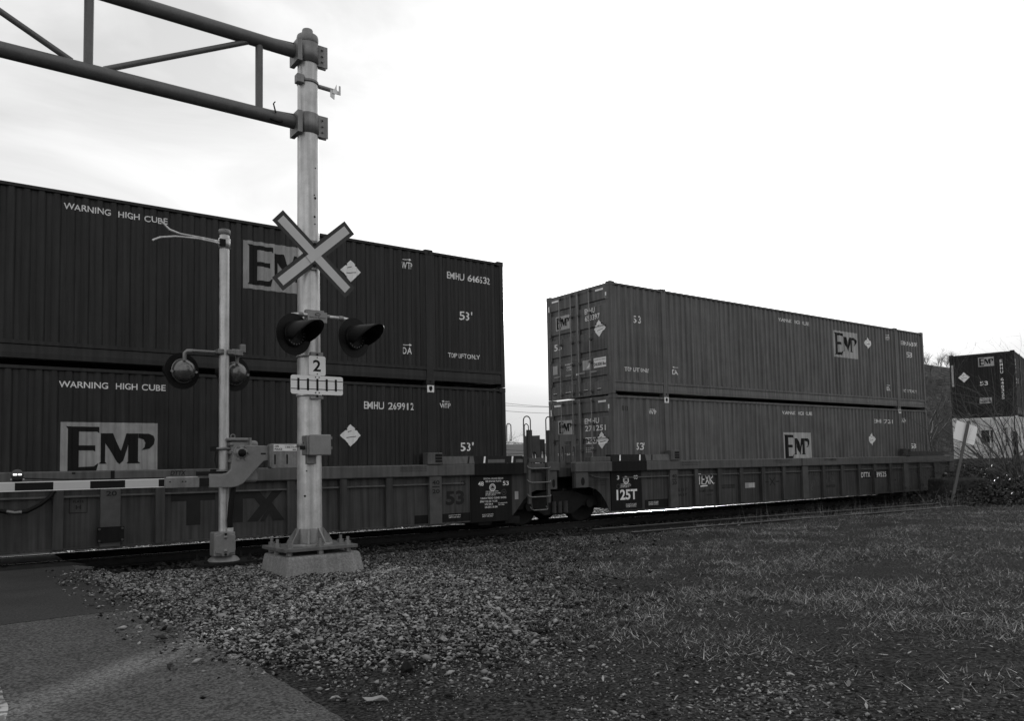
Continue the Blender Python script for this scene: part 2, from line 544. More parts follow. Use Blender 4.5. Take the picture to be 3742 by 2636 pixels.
def gzv(x, y):
    return np.array([gz(float(p), float(q)) for p, q in zip(x, y)])
def stones(name, x, y, z, size, mat, base=octa):
    bv, bf = base()
    n = len(x); nb = len(bv)
    V = np.repeat(bv[None], n, 0) * (1 + rng.uniform(-.3, .3, (n, nb, 1))) + rng.normal(0, .16, (n, nb, 3))
    V = V * (size[:, None, None] * np.stack([rng.uniform(.9, 1.9, n), rng.uniform(.6, 1.1, n), rng.uniform(.35, .75, n)], 1)[:, None, :])
    an = rng.uniform(0, 2 * PI, n)
    tl = rng.normal(0, .3, n)
    c, s_ = np.cos(tl)[:, None], np.sin(tl)[:, None]
    X, Y, Z = V[..., 0], V[..., 1], V[..., 2]
    X, Z = X * c - Z * s_, X * s_ + Z * c
    c, s_ = np.cos(an)[:, None], np.sin(an)[:, None]
    X, Y = X * c - Y * s_, X * s_ + Y * c
    V = np.stack([X + x[:, None], Y + y[:, None], Z + z[:, None]], 2).reshape(-1, 3)
    Fc = (bf[None] + (np.arange(n) * nb)[:, None, None]).reshape(-1, 3)
    return struct(mesh_np(name, V, Fc, mat), 'stuff')

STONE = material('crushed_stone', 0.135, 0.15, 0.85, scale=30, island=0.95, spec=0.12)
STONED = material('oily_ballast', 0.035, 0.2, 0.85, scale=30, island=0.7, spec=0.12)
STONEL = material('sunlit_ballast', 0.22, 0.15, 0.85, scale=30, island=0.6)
GP = [(-12.15, -2.55), (-12.2, -8.7), (-11.9, -9.2), (-11.35, -9.75), (-10.6, -10.0), (-9.7, -9.3), (-8.9, -8.0), (-8.45, -6.6), (-8.6, -5.2), (-9.3, -3.6), (-9.6, -2.6)]
GP2 = [(-12.1, -3.2), (-12.1, -2.25), (0.6, -2.25), (0.6, -2.75), (-2.4, -3.3), (-4.6, -4.3), (-6.2, -5.6), (-7.6, -7.4), (-8.6, -9.0), (-9.6, -9.6), (-8.6, -6.0)]
def lay(P, n, jit, keep=1.0):
    x0, x1 = min(p[0] for p in P) - .8, max(p[0] for p in P) + .8
    y0, y1 = min(p[1] for p in P) - .8, min(-2.2, max(p[1] for p in P) + .8)
    x = rng.uniform(x0, x1, n); y = rng.uniform(y0, y1, n)
    jj_ = rng.normal(0, 1, (2, n)) * np.where(rng.uniform(0, 1, n) < .3, jit * 3.0, jit)
    k = in_poly(x + jj_[0], y + jj_[1], P) & (rng.uniform(0, 1, n) < keep)
    k &= ~((np.abs(x + 9.84) < .46) & (np.abs(y + 4.42) < .5)) & (x > -12.75) & ((x > -12.2) | (rng.uniform(0, 1, n) < .5))
    x, y = x[k], y[k]
    z = gzv(x, y)
    return x, y, np.where(x < -12.25, -.004, np.where(x < -12.0, np.maximum(z, -0.035), z))
x, y, z = lay(GP, 175000, .17)
stones('gravel', x, y, z + rng.uniform(0, .02, len(x)) + .006, rng.lognormal(math.log(.0112), .42, len(x)), STONE)
x, y, z = lay(GP2, 70000, .25)
stones('dull_gravel', x, y, z + rng.uniform(0, .015, len(x)) + .004, rng.lognormal(math.log(.0145), .36, len(x)), material('dull_stone', 0.07, 0.2, 0.85, scale=30, island=0.9, spec=0.12))
# thinner scatter of small stone on the verge and along the road edge
n = 130000
x = rng.uniform(-12.5, -6.0, n); y = rng.uniform(-13, -6.5, n)
pr = np.exp(-np.maximum(0, (x + 11.3 - (-(y + 9) * .35)) * .45)) * .9
pr *= np.clip(.45 + .9 * noise2(x, y, 1.1, 4.0), 0.06, 1) * np.where(x < -12.0, .12, 1) * np.clip(1.25 - (x + 11.2 + (y + 10.5) * .3) / 2.2, .06, 1)
k = (rng.uniform(0, 1, n) < pr) & ~in_poly(x, y, GP)
x, y = x[k], y[k]
z = np.where(x < -12.05, -0.006, gzv(x, y)) + .002
stones('loose_gravel', x, y, z, rng.lognormal(math.log(.0055), .5, len(x)), material('verge_stone', 0.12, 0.2, 0.85, scale=30, island=0.9, spec=0.12))
n = 420                                   # small pale heap of pebbles in the grass
x = -10.05 + rng.normal(0, .30, n); y = -11.75 + rng.normal(0, .13, n)
stones('pebble_patch', x, y, gzv(x, y) + .006, rng.lognormal(math.log(.008), .35, n), material('pebble', .17, .2, .85, scale=30, island=.7))
# dark oily ballast of the line, and the pale ballast on its far side
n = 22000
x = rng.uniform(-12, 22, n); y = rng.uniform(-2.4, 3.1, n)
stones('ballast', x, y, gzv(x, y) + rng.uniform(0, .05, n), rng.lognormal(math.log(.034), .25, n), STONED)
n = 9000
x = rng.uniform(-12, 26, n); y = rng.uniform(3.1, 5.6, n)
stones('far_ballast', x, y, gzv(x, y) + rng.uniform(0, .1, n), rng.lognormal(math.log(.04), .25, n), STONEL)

def blades(name, x, y, z, ln, wd, lean, mat, wide=False):
    n = len(x)
    an = rng.uniform(0, 2 * PI, n); l2 = rng.uniform(0, 2 * PI, n)
    dx, dy = np.cos(an), np.sin(an)
    hx = np.cos(l2) * np.sin(lean) * ln; hy = np.sin(l2) * np.sin(lean) * ln; hz = np.cos(lean) * ln
    b = np.stack([x, y, z], 1)
    side = np.stack([dx * wd / 2, dy * wd / 2, np.zeros(n)], 1)
    tip = b + np.stack([hx, hy, hz], 1)
    o = np.arange(n)[:, None]
    if not wide:
        V = np.stack([b - side, b + side, tip], 1).reshape(-1, 3)
        Fc = o * 3 + [0, 1, 2]
    else:
        mid = b + np.stack([hx * .45, hy * .45, hz * .62], 1)
        V = np.stack([b - side * .4, b + side * .4, mid + side, mid - side, tip], 1).reshape(-1, 3)
        Fc = np.concatenate([o * 5 + [0, 1, 2], o * 5 + [0, 2, 3], o * 5 + [3, 2, 4]], 0)
    return struct(mesh_np(name, V, Fc, mat), 'stuff')
GRASS = material('winter_grass', 0.19, 0.65, 0.7, scale=1.1, island=0.85, spec=0.12)
STALK = material('dry_stalk', 0.16, 0.3, 0.8, scale=3, island=0.5)
LITTER = material('leaf_litter', 0.17, 0.3, 0.7, scale=3, island=0.9, spec=0.12)
def verge_mask(x, y):
    """how much turf grows at a point (0..1)"""
    g = np.clip((x + 10.5 + (y + 10.5) * .55) / 2.4, 0, 1)          # starts right of the stones
    g *= np.clip((-2.9 - y) / .6, 0, 1)
    return g
n = 3200000
x = rng.uniform(-11.5, 26, n); y = rng.uniform(-16, -2.7, n)
dist = np.hypot(x + 13.97, y + 14.6)
pr = np.clip(34.0 / (dist * dist) + .15, 0, 1) * verge_mask(x, y)
k = rng.uniform(0, 1, n) < pr
x, y = x[k], y[k]
nn = noise2(x, y, .9, 1.0) + .5 * noise2(x, y, 3.1, 2.0)
k = rng.uniform(0, 1, len(x)) < np.clip(.55 + 1.3 * nn, .06, 1)
x, y, nn = x[k], y[k], nn[k]
n = len(x)
blades('grass', x, y, gzv(x, y) - .004, rng.lognormal(math.log(.042), .45, n) * (1 + .6 * nn), rng.uniform(.005, .009, n), np.clip(rng.normal(1.2, .3, n), 0, 1.56), GRASS)
# fallen leaves and straw bits
n = 60000
x = rng.uniform(-11.8, 16, n); y = rng.uniform(-15, -2.9, n)
dist = np.hypot(x + 13.97, y + 14.6)
k = rng.uniform(0, 1, n) < np.clip(16 / (dist * dist) + .12, 0, 1) * np.clip(.35 + noise2(x, y, .8, 8.0) * 1.3, .08, 1) * np.clip((x + 11.6 + (y + 10) * .3) / 2, 0, 1)
x, y = x[k], y[k]
n = len(x)
blades('leaf_litter', x, y, gzv(x, y) + .012, rng.uniform(.02, .07, n), rng.uniform(.008, .03, n), rng.uniform(1.15, 1.62, n), LITTER, True)
# tall dry stalks along the spare rails
n = 900
x = rng.uniform(-1.0, 12.5, n); y = -2.6 - .055 * (x + 3) + rng.normal(-.75, .4, n)
k = (y < -1.8) & (rng.uniform(0, 1, n) < np.clip((x + 2) / 8, .05, 1))
x, y = x[k], y[k]; n = len(x)
blades('weed_stalks', x, y, gzv(x, y) - .02, rng.lognormal(math.log(.28), .4, n), rng.uniform(.005, .008, n), np.clip(rng.normal(.3, .22, n), 0, 1.0), STALK)

# ================================================================== TRACK
def track_pt(s_):
    """centre line: straight, then bending away to the left behind the second stack"""
    if s_ < 17:
        return Vector((s_, 1.295, 0)), 0.0
    R_, amax = 50.0, math.radians(15)
    t = min((s_ - 17) / R_, amax)
    p = Vector((17 + R_ * math.sin(t), 1.295 + R_ * (1 - math.cos(t)), 0))
    ex = (s_ - 17) - R_ * t
    return p + Vector((math.cos(t), math.sin(t), 0)) * ex, t
ZT = -.13
trk = thing('railway_track', 'main railway track with shiny rail heads running under the container train', 'railway track', (0, 1.295, -.43))
prof = [(-.07, -.17), (-.07, -.155), (-.012, -.13), (-.010, -.045), (-.036, -.035), (-.037, -.008), (.037, -.008), (.036, -.035), (.010, -.045), (.012, -.13), (.07, -.155), (.07, -.17)]
crown = [(-.037, -.010), (-.030, -.004), (-.018, -.0012), (0, 0), (.018, -.0012), (.030, -.004), (.037, -.010)]
ss = list(np.arange(-44, 17, 3.0)) + list(np.arange(17, 60, 1.5))
def sweep(mb, off, pr, closed, smooth):
    n = len(pr); vv = []
    for s_ in ss:
        p, t = track_pt(s_)
        nrm = Vector((-math.sin(t), math.cos(t), 0))
        for u, z in pr:
            vv.append(p + nrm * (off + u) + Vector((0, 0, z + ZT)))
    fs = []
    for i in range(len(ss) - 1):
        for k in range(n if closed else n - 1):
            fs.append((i * n + k, i * n + (k + 1) % n, (i + 1) * n + (k + 1) % n, (i + 1) * n + k))
    mb.add(vv, fs, smooth)
for off in (-.755, .755):
    rl = MB(); sweep(rl, off, prof, True, False)
    ro = rl.build('rail', RAILS, trk)
    cr = MB(); sweep(cr, off, crown, False, True)
    cr.build('rail_head', STEEL, ro).matrix_parent_inverse = Matrix()
tie_me = None
for s_ in np.arange(-12, 40, .6):
    p, t = track_pt(s_)
    if tie_me is None:
        o = MB().box(-.115, .115, -1.28, 1.28, -.33, -.175).build('tie', TIE, trk, bevel=.01, world=False)
        tie_me = o.data
    else:
        o = bpy.data.objects.new('tie', tie_me); COL.objects.link(o); o.parent = trk
    o.location = (p.x, p.y - 1.295, .3); o.rotation_euler = (0, 0, t + random.uniform(-.02, .02))

def spare_rail(p0, p1, label, bendz=0.0):
    a, b = Vector(p0), Vector(p1)
    d = (b - a); L_ = d.length
    o = thing('spare_rail', label, 'rail', (a.x, a.y, a.z - .17), math.atan2(d.y, d.x), 'spare rails lying beside the track')
    mb = MB(); n = len(prof)
    vv = []
    st = 12
    for i in range(st + 1):
        s_ = L_ * i / st
        for u, z in prof:
            vv.append((s_, u + .03 * math.sin(i * .6), z + .17 + (b.z - a.z) * i / st + bendz * math.sin(PI * i / st)))
    fs = [(i * n + k, i * n + (k + 1) % n, (i + 1) * n + (k + 1) % n, (i + 1) * n + k) for i in range(st) for k in range(n)]
    fs += [tuple(range(n - 1, -1, -1)), tuple(range(st * n, st * n + n))]
    mb.add(vv, fs)
    mb.build('rail_body', RAILS, o, world=False)
    mb = MB()
    for i in range(st):
        s0, s1 = L_ * i / st, L_ * (i + 1) / st
        zz = lambda q: .17 - .004 + (b.z - a.z) * q / st + bendz * math.sin(PI * q / st)
        y0, y1 = .03 * math.sin(i * .6), .03 * math.sin((i + 1) * .6)
        mb.add([(s0, y0 - .035, zz(i)), (s0, y0 + .035, zz(i)), (s1, y1 + .035, zz(i + 1)), (s1, y1 - .035, zz(i + 1))], [(0, 1, 2, 3)])
    mb.build('rail_head', material('dull_rail_head', .20, .3, .5, metal=.4, scale=8), o, world=False)
spare_rail((-3.25, -2.72, .0), (13.0, -3.66, -.02), 'long rusty spare rail lying loose nearer the track, its end further left')
spare_rail((-3.05, -3.62, -.02), (11.0, -4.45, -.05), 'second rusty spare rail half buried in grass, its cut end further right')
# old tie ends under the spare rails
for (xx, yy, rz) in ((-2.3, -2.9, .9), (0.8, -3.1, 1.3)):
    o = tag(MB().box(-.5, .5, -.09, .09, -.06, .05).build('timber_offcut', TIE, None, bevel=.01),
            'short weathered timber offcut lying under the cut ends of the spare rails' if xx < 0 else 'short weathered timber block under the middle of the spare rails', 'timber')
    o.location = (xx, yy, -.25); o.rotation_euler = (0, 0, rz)

# ================================================================== CONTAINERS
CL, CW, CH = 16.154, 2.59, 2.896
PIT = 0.21
def wall_profile():
    """breakpoints (x, depth) of a 53-foot container's corrugated side"""
    pts = []
    segs = [(0.11, 1.895), (2.067, CL - 2.067), (CL - 1.895, CL - 0.11)]
    for a_, b_ in segs:
        n_ = max(1, round((b_ - a_) / PIT)); p = (b_ - a_) / n_
        for i in range(n_):
            o_ = a_ + i * p
            pts += [(o_, .020), (o_ + p * .32, .020), (o_ + p * .5, .052), (o_ + p * .82, .052)]
        pts.append((b_, .020))
    return pts
WP = wall_profile()
WX = [p[0] for p in WP]; WYv = [p[1] for p in WP]
def wall_y(x):
    if x <= .11 or x >= CL - .11 or abs(x - 1.981) <= .086 or abs(x - (CL - 1.981)) <= .086:
        return 0.0
    return float(np.interp(x, WX, WYv))
WCUTS = [('u', x) for x in WX]
RAILH, TOPH = 0.36, 0.07
def container(label, loc, paint, rz=0.0, doors=False, group='stacked containers on the train'):
    t = thing('freight_container', label, 'container', loc, rz, group)
    # side walls: near one corrugated, far one corrugated too
    for far in (0, 1):
        mb = MB()
        zz0, zz1 = RAILH - .02, CH - TOPH + .01
        pl = [[]]
        for i, (x_, d_) in enumerate(WP):
            if i and WP[i][0] - WP[i - 1][0] > .1 and abs(WP[i][1] - .02) < 1e-6 and abs(WP[i - 1][1] - .02) < 1e-6 and (WP[i][0] - WP[i - 1][0]) > .15:
                pl.append([])
            pl[-1].append((x_, d_))
        for seg in pl:
            vv = []
            for x_, d_ in seg:
                yy = d_ if not far else CW - d_
                vv += [(x_, yy, zz0), (x_, yy, zz1)]
            mb.add(vv, [(2 * i, 2 * i + 2, 2 * i + 3, 2 * i + 1) for i in range(len(seg) - 1)])
        mb.build('side_panel', paint, t, world=False, recalc=False)
        yo = (lambda a_, b_: (a_, b_)) if not far else (lambda a_, b_: (CW - b_, CW - a_))
        y0, y1 = yo(.004, .09)
        for x0, x1 in ((.11, 1.895), (2.067, CL - 2.067), (CL - 1.895, CL - .11)):
            MB().box(x0, x1, y0, y1, CH - TOPH, CH - .012).build('top_rail', paint, t, world=False, bevel=.006, seg=1)
            b = MB().prism([(yo(.006, .1)[0 if not far else 1], RAILH), (yo(.006, .1)[0 if not far else 1], .30), (yo(.022, .1)[0 if not far else 1], .285), (yo(.012, .1)[0 if not far else 1], .16), (yo(.012, .1)[0 if not far else 1], .075), (yo(.006, .2)[1 if not far else 0], .075), (yo(.006, .2)[1 if not far else 0], RAILH)], 'x', x0, x1)
            b.build('bottom_rail', paint, t, world=False)
        for xc in (1.981, CL - 1.981):
            y0, y1 = yo(0, .12)
            MB().box(xc - .086, xc + .086, y0, y1, .0, CH + .0).build('lifting_post', paint, t, world=False, bevel=.006, seg=1)
            y0, y1 = yo(-.003, .165)
            MB().box(xc - .10, xc + .10, y0, y1, CH - .10, CH + .022).build('corner_casting', paint, t, world=False, bevel=.01)
            MB().box(xc - .10, xc + .10, y0, y1, -.012, .10).build('corner_casting', paint, t, world=False, bevel=.01)
            yq = -.006 if not far else CW + .006
            for zc in (CH - .05, .045):
                MB().cyl((xc, yq, zc), (xc, yq + (.004 if not far else -.004), zc), .026, n=10).build('casting_hole', BLACKMARK, t, world=False)
        for xe in (0, 1):
            x0, x1 = (0, .11) if not xe else (CL - .11, CL)
            y0, y1 = yo(0, .12)
            MB().box(x0, x1, y0, y1, .0, CH).build('corner_post', paint, t, world=False, bevel=.008, seg=1)
            y0, y1 = yo(-.003, .17)
            MB().box(x0 - (.003 if not xe else .06), x1 + (.06 if not xe else .003), y0, y1, CH - .09, CH + .018).build('corner_casting', paint, t, world=False, bevel=.01)
    MB().box(.02, CL - .02, .05, CW - .05, CH - .03, CH - .015).build('roof', paint, t, world=False)
    MB().box(.05, CL - .05, .1, CW - .1, .11, .17).build('floor', IRON, t, world=False)
    # ends
    for xe in (0, 1):
        xo = (lambda a_: a_) if not xe else (lambda a_: CL - a_)
        a_, b_ = sorted((xo(.01), xo(.12)))
        MB().box(a_, b_, .12, CW - .12, CH - .13, CH - .016).build('end_header', paint, t, world=False)
        MB().box(a_, b_, .12, CW - .12, .0, .16).build('end_sill', paint, t, world=False)
        if xe or not doors:
            mb = MB(); vv = []
            pts = []
            yy = .12
            while yy < CW - .13:
                pts += [(yy, .02), (yy + .07, .02), (yy + .11, .055), (yy + .18, .055)]
                yy += .213
            pts.append((CW - .12, .02))
            for yv, d_ in pts:
                vv += [(xo(d_), yv, .15), (xo(d_), yv, CH - .12)]
            mb.add(vv, [(2 * i, 2 * i + 2, 2 * i + 3, 2 * i + 1) for i in range(len(pts) - 1)])
            mb.build('end_panel', paint, t, world=False, recalc=False)
    if doors:
        bands = [(.36, .51), (1.02, 1.18), (1.66, 1.81), (2.34, 2.49)]
        pts = [(.15, .02)]
        for a_, b_ in bands:
            pts += [(a_, .02), (a_ + .02, .055), (b_ - .02, .055), (b_, .02)]
        pts.append((CH - .12, .02))
        for (ya, yb) in ((.125, 1.28), (1.31, CW - .125)):
            mb = MB(); vv = []
            for zz, d_ in pts:
                vv += [(d_, ya + .06, zz), (d_, yb - .06, zz)]
            mb.add(vv, [(2 * i, 2 * i + 2, 2 * i + 3, 2 * i + 1) for i in range(len(pts) - 1)])
            d = mb.build('door', paint, t, world=False, recalc=False)
            for q in (ya, yb - .06):
                MB().box(.012, .06, q, q + .06, .15, CH - .12).build('door_stile', paint, d, world=False)
            for zz in (.35, 1.0, 1.75, 2.45):
                yy = ya + .0 if ya < 1 else yb - .0
                MB().box(-.004, .03, yy - .05, yy + .05, zz, zz + .1).build('hinge', paint, d, world=False)
        rod = material('lock_rod_' + paint.name, MATS_VAL[paint.name] * 2.2, .2, .4, metal=.3, scale=8)
        for yy in (.42 + .363 - .0, 1.237, 1.52, 2.0):
            r_ = MB().cyl((-.03, yy, .03), (-.03, yy, CH - .03), .017, n=10).build('lock_rod', rod, t, world=False)
            for zz in (.12, .9, 1.5, 2.2, CH - .1):
                MB().box(-.05, .02, yy - .045, yy + .045, zz - .025, zz + .025).build('rod_bracket', paint, r_, world=False)
            MB().box(-.06, -.045, yy - .26 if yy < 1.3 else yy, yy if yy < 1.3 else yy + .24, .60, .635).build('rod_handle', rod, r_, world=False)
    side = Wall(t, lambda u, z, e: (u, wall_y(u) - e, z), WCUTS)
    if doors:
        zs = [p[0] for p in pts]; ds = [p[1] for p in pts]
        end = Wall(t, lambda u, z, e: (float(np.interp(z, zs, ds)) - e, -u, z), [('z', q) for q in zs])
    else:
        end = Wall(t, lambda u, z, e: (.02 - e, -u, z), [])
    return t, side, end
MATS_VAL = {'container_paint': .021, 'container_paint_glare': .105, 'container_paint_deep': .018, 'container_paint_white': .42}

def placard(w, uc, zc, r=.225):
    """diamond placard holder with a few folds"""
    w.poly('placard', [(uc, zc - r), (uc + r, zc), (uc, zc + r), (uc - r, zc)], SIGNW, .012)
    for k, (a_, b_) in enumerate(((-.45, .05), (-.30, -.35))):
        w.poly('placard_fold', [(uc + r * a_, zc - r * .25 + k * r * .5), (uc + r * b_ + r * .45, zc - r * .12 + k * r * .5), (uc + r * b_ + r * .45, zc - r * .12 + k * r * .5 + .012), (uc + r * a_, zc - r * .25 + k * r * .5 + .014)], CARBLACK, .015)
    for q in (-1, 1):
        w.poly('placard_clip', [(uc + q * r * .5 - .03, zc + r * .5 - .01), (uc + q * r * .5 + .03, zc + r * .5 - .01), (uc + q * r * .5 + .03, zc + r * .5 + .02), (uc + q * r * .5 - .03, zc + r * .5 + .02)], CARBLACK, .016)
def cone_label(w, uc, z0):
    w.rect('post_label', uc - .085, uc + .085, z0, z0 + .15, SIGNW, .005)
    w.poly('post_label_mark', [(uc - .03, z0 + .13), (uc + .03, z0 + .13), (uc + .045, z0 + .08), (uc + .01, z0 + .02), (uc - .015, z0 + .03), (uc - .045, z0 + .08)], BLACKMARK, .008)
def hazard(w, u0, z, n=4):
    for i in range(n):
        w.poly('hazard_stripe', [(u0 + i * .085, z), (u0 + i * .085 + .045, z), (u0 + i * .085 + .075, z + .05), (u0 + i * .085 + .03, z + .05)], WHITE, .006)
def loops(w, u0, z):
    for q in (0, .14):
        w.stroke('tie_slot', [[(u0 + q, z + .11), (u0 + q, z), (u0 + q + .045, z), (u0 + q + .045, z + .11), (u0 + q, z + .11)]], .014, BLACKMARK, .004)

ZL, ZU = .158, 3.084
XA, XB = -3.366 - CL, 0.0
# ---- stack A, upper
t, s, e = container('upper dark container of the stack behind the crossing signals, lettered EMHU 646532', (XA, 0, ZU), P_A)
s.text('WARNING', -12.259 - XA, -11.56 - XA, 5.674 - ZU, .107)
s.text('HIGH', -11.44 - XA, -11.11 - XA, 5.672 - ZU, .107)
s.text('CUBE', -11.03 - XA, -10.655 - XA, 5.670 - ZU, .107)
s.logo(-9.321 - XA, 4.70 - ZU, 1.47, .91, LOGO)
placard(s, -7.16 - XA, 5.30 - ZU)
s.text('WTP', -5.995 - XA, -5.731 - XA, 5.515 - ZU, .145); s.arrow(-5.964 - XA, -5.762 - XA, 5.715 - ZU, .028)
s.text('DA', -5.99 - XA, -5.783 - XA, 3.69 - ZU, .145); s.arrow(-5.987 - XA, -5.776 - XA, 3.885 - ZU, .028)
s.text('EMHU', -4.876 - XA, -4.43 - XA, 5.437 - ZU, .152); s.text('646532', -4.32 - XA, -3.714 - XA, 5.437 - ZU, .152)
s.text("53'", -4.554 - XA, -4.233 - XA, 4.55 - ZU, .198)
s.text('TOP LIFT ONLY', -4.879 - XA, -4.045 - XA, 3.69 - ZU, .10)
loops(s, CL - .62, 2.58)
# ---- stack A, lower
t, s, e = container('lower dark container standing in the well car behind the gate mast, lettered EMHU 269912', (XA, 0, ZL), P_A)
s.text('WARNING', -12.29 - XA, -11.57 - XA, 2.714 - ZL, .107)
s.text('HIGH', -11.45 - XA, -11.12 - XA, 2.714 - ZL, .107)
s.text('CUBE', -11.05 - XA, -10.668 - XA, 2.714 - ZL, .107)
s.logo(-12.257 - XA, 1.24 - ZL, 1.47, .91, LOGO)
placard(s, -7.19 - XA, 1.965 - ZL)
s.text('EMHU', -6.898 - XA, -6.45 - XA, 2.503 - ZL, .152); s.text('269912', -6.34 - XA, -5.737 - XA, 2.503 - ZL, .152)
s.text('WTP', -5.1 - XA, -4.841 - XA, 2.57 - ZL, .108); s.arrow(-5.065 - XA, -4.865 - XA, 2.715 - ZL, .022, False)
s.text("53'", -4.588 - XA, -4.254 - XA, 1.633 - ZL, .196)
cone_label(s, CL - 1.981, CH - .155); hazard(s, CL - .52, CH - .066); loops(s, CL - .62, 2.50)
# ---- stack B, upper
t, s, e = container('upper container toned pale for sun glare, with doors facing the gap, lettered EMHU 653397', (XB, 0, ZU), P_B, doors=True)
s.text('53', .835, 1.141, 4.976 - ZU, .196); s.text('TOP LIFT ONLY', .492, 1.395, 3.683 - ZU, .11)
s.text('DA', 2.27, 2.493, 3.686 - ZU, .135); s.arrow(2.279, 2.502, 3.885 - ZU, .028, False)
s.text('WARNING', 7.158, 7.86, 5.61 - ZU, .112); s.text('HIGH', 8.0, 8.33, 5.61 - ZU, .112); s.text('CUBE', 8.42, 8.806, 5.61 - ZU, .112)
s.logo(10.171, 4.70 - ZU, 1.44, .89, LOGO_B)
placard(s, 12.29, 5.31 - ZU)
s.text('WTP', 13.461, 13.732, 5.505 - ZU, .143); s.arrow(13.47, 13.72, 5.70 - ZU, .028)
s.text('DA', 13.427, 13.654, 3.695 - ZU, .137); s.arrow(13.43, 13.66, 3.885 - ZU, .028)
s.text('EMHU', 14.599, 15.05, 5.427 - ZU, .15); s.text('653397', 15.16, 15.767, 5.427 - ZU, .15)
s.text('53', 14.939, 15.294, 4.988 - ZU, .199); s.text('TOP LIFT ONLY', 14.536, 15.498, 3.683 - ZU, .11)
loops(s, CL - .62, 2.58)
def E_(v):            # door-face coordinate: u = -y so that writing reads left to right
    return -v
def door_marks(e, zo, num, lower):
    e.logo(E_(2.211), (5.0 if not lower else 2.107) - zo, .59, .388, LOGO_B)
    if not lower:
        e.text('EMHU', E_(.997), E_(.608), 5.27 - zo, .142); e.text(num, E_(.994), E_(.425), 5.08 - zo, .146)
        e.text('53', E_(2.303), E_(1.974), 4.45 - zo, .178)
        placard(e, E_(.457), 4.82 - zo)
        e.text('WARNING', E_(1.871), E_(1.521), 3.993 - zo, .05); e.text('HIGH', E_(1.794), E_(1.576), 3.916 - zo, .05); e.text('CUBE', E_(1.796), E_(1.568), 3.845 - zo, .052)
        e.rect('sticker', E_(1.131), E_(.789), 3.783 - zo, 4.044 - zo, LOGO_B, .008)
        e.poly('sticker_figure', [(E_(.98), 3.83 - zo), (E_(.9), 3.9 - zo), (E_(.82), 4.0 - zo), (E_(.81), 3.92 - zo), (E_(.88), 3.83 - zo)], SIGNW, .011)
        e.rect('weight_sticker', E_(.694), E_(.221), 3.802 - zo, 4.058 - zo, SIGNW, .008)
        e.text('24,000 lbs', E_(.68), E_(.235), 3.835 - zo, .10, BLACKMARK, .02, .012)
        e.text('Forklift Floor Rating', E_(.66), E_(.25), 3.985 - zo, .04, BLACKMARK, .0, .012)
        e.rect('sticker', E_(2.372), E_(2.178), 3.79 - zo, 4.03 - zo, LOGO_B, .008)
        for k in range(5):
            for a_, b_ in ((1.096, .80), (.74, .248)):
                for q in range(5):
                    u0 = E_(a_) + (a_ - b_) * q / 5
                    e.rect('stencil_line', u0, u0 + (a_ - b_) / 5 * random.uniform(.55, .85), 4.30 + k * .05 - zo, 4.328 + k * .05 - zo, CARTOP, .006)
        for (a_, b_) in ((2.377, 2.227), (1.858, 1.618), (1.102, .951), (.58, .435)):
            e.rect('reflector', E_(a_), E_(b_), 3.21 - zo, 3.258 - zo, WHITE, .01)
        for yy in (1.40, 1.33):
            for zz in (3.68, 3.47):
                e.rect('reflector', E_(yy), E_(yy - .045), zz - zo, zz + .05 - zo, WHITE, .012)
    else:
        e.text('EMHU', E_(1.109), E_(.551), 2.353 - zo, .142); e.text(num, E_(1.102), E_(.31), 2.157 - zo, .146)
        e.rect('sticker', E_(1.095), E_(.70), 1.826 - zo, 1.994 - zo, SIGNW, .008)
        e.text('HAI', E_(1.08), E_(.72), 1.85 - zo, .12, BLACKMARK, .03, .012)
        placard(e, E_(.462), 1.905 - zo)
        for k in range(3):
            for q in range(4):
                u0 = E_(1.09) + .34 * q / 4
                e.rect('stencil_line', u0, u0 + .06, 1.60 + k * .05 - zo, 1.63 + k * .05 - zo, LOGO_B, .006)
        e.text('STAY BACK', E_(2.25), E_(1.5), 1.54 - zo, .06, WHITE, .01)
    top = (5.806 if not lower else 2.885) - zo
    e.rect('reflector', E_(2.355), E_(2.055), top, top + .05, WHITE, .012); e.rect('reflector', E_(.562), E_(.261), top, top + .05, WHITE, .012)
    vt = (5.43 if not lower else 2.522) - zo
    e.rect('reflector', E_(2.50), E_(2.455), vt, vt + .297, WHITE, .026); e.rect('reflector', E_(.195), E_(.145), vt, vt + .297, WHITE, .012)
    if lower:
        hazard(e, E_(.42), CH - .07, 3); hazard(e, E_(2.3), CH - .07, 4)
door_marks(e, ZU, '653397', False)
# ---- stack B, lower
t, s, e = container('lower container toned pale for sun glare, with doors, standing in the lettered 125T well car, EMHU 271251', (XB, 0, ZL), P_B, doors=True)
s.text('WTP', 1.342, 1.621, 2.58 - ZL, .107); s.arrow(1.375, 1.582, 2.71 - ZL, .024); s.text("53'", .813, 1.139, 1.637 - ZL, .192)
s.text('WARNING', 7.157, 7.86, 2.706 - ZL, .108); s.text('HIGH', 7.99, 8.32, 2.706 - ZL, .108); s.text('CUBE', 8.40, 8.783, 2.706 - ZL, .108)
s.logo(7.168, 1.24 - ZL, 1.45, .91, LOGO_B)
s.text('EMHU', 12.507, 12.96, 2.515 - ZL, .145); s.text('271251', 13.07, 13.678, 2.515 - ZL, .145)
placard(s, 12.25, 1.963 - ZL)
s.text('WTP', 14.351, 14.642, 2.562 - ZL, .115); s.arrow(14.37, 14.62, 2.715 - ZL, .022); s.text('53', 14.91, 15.263, 1.622 - ZL, .19)
cone_label(s, 1.981, CH - .155); hazard(s, .16, CH - .066); loops(s, .35, 2.50)
cone_label(s, CL - 1.981, CH - .155); hazard(s, CL - .45, CH - .066)
door_marks(e, ZL, '271251', True)
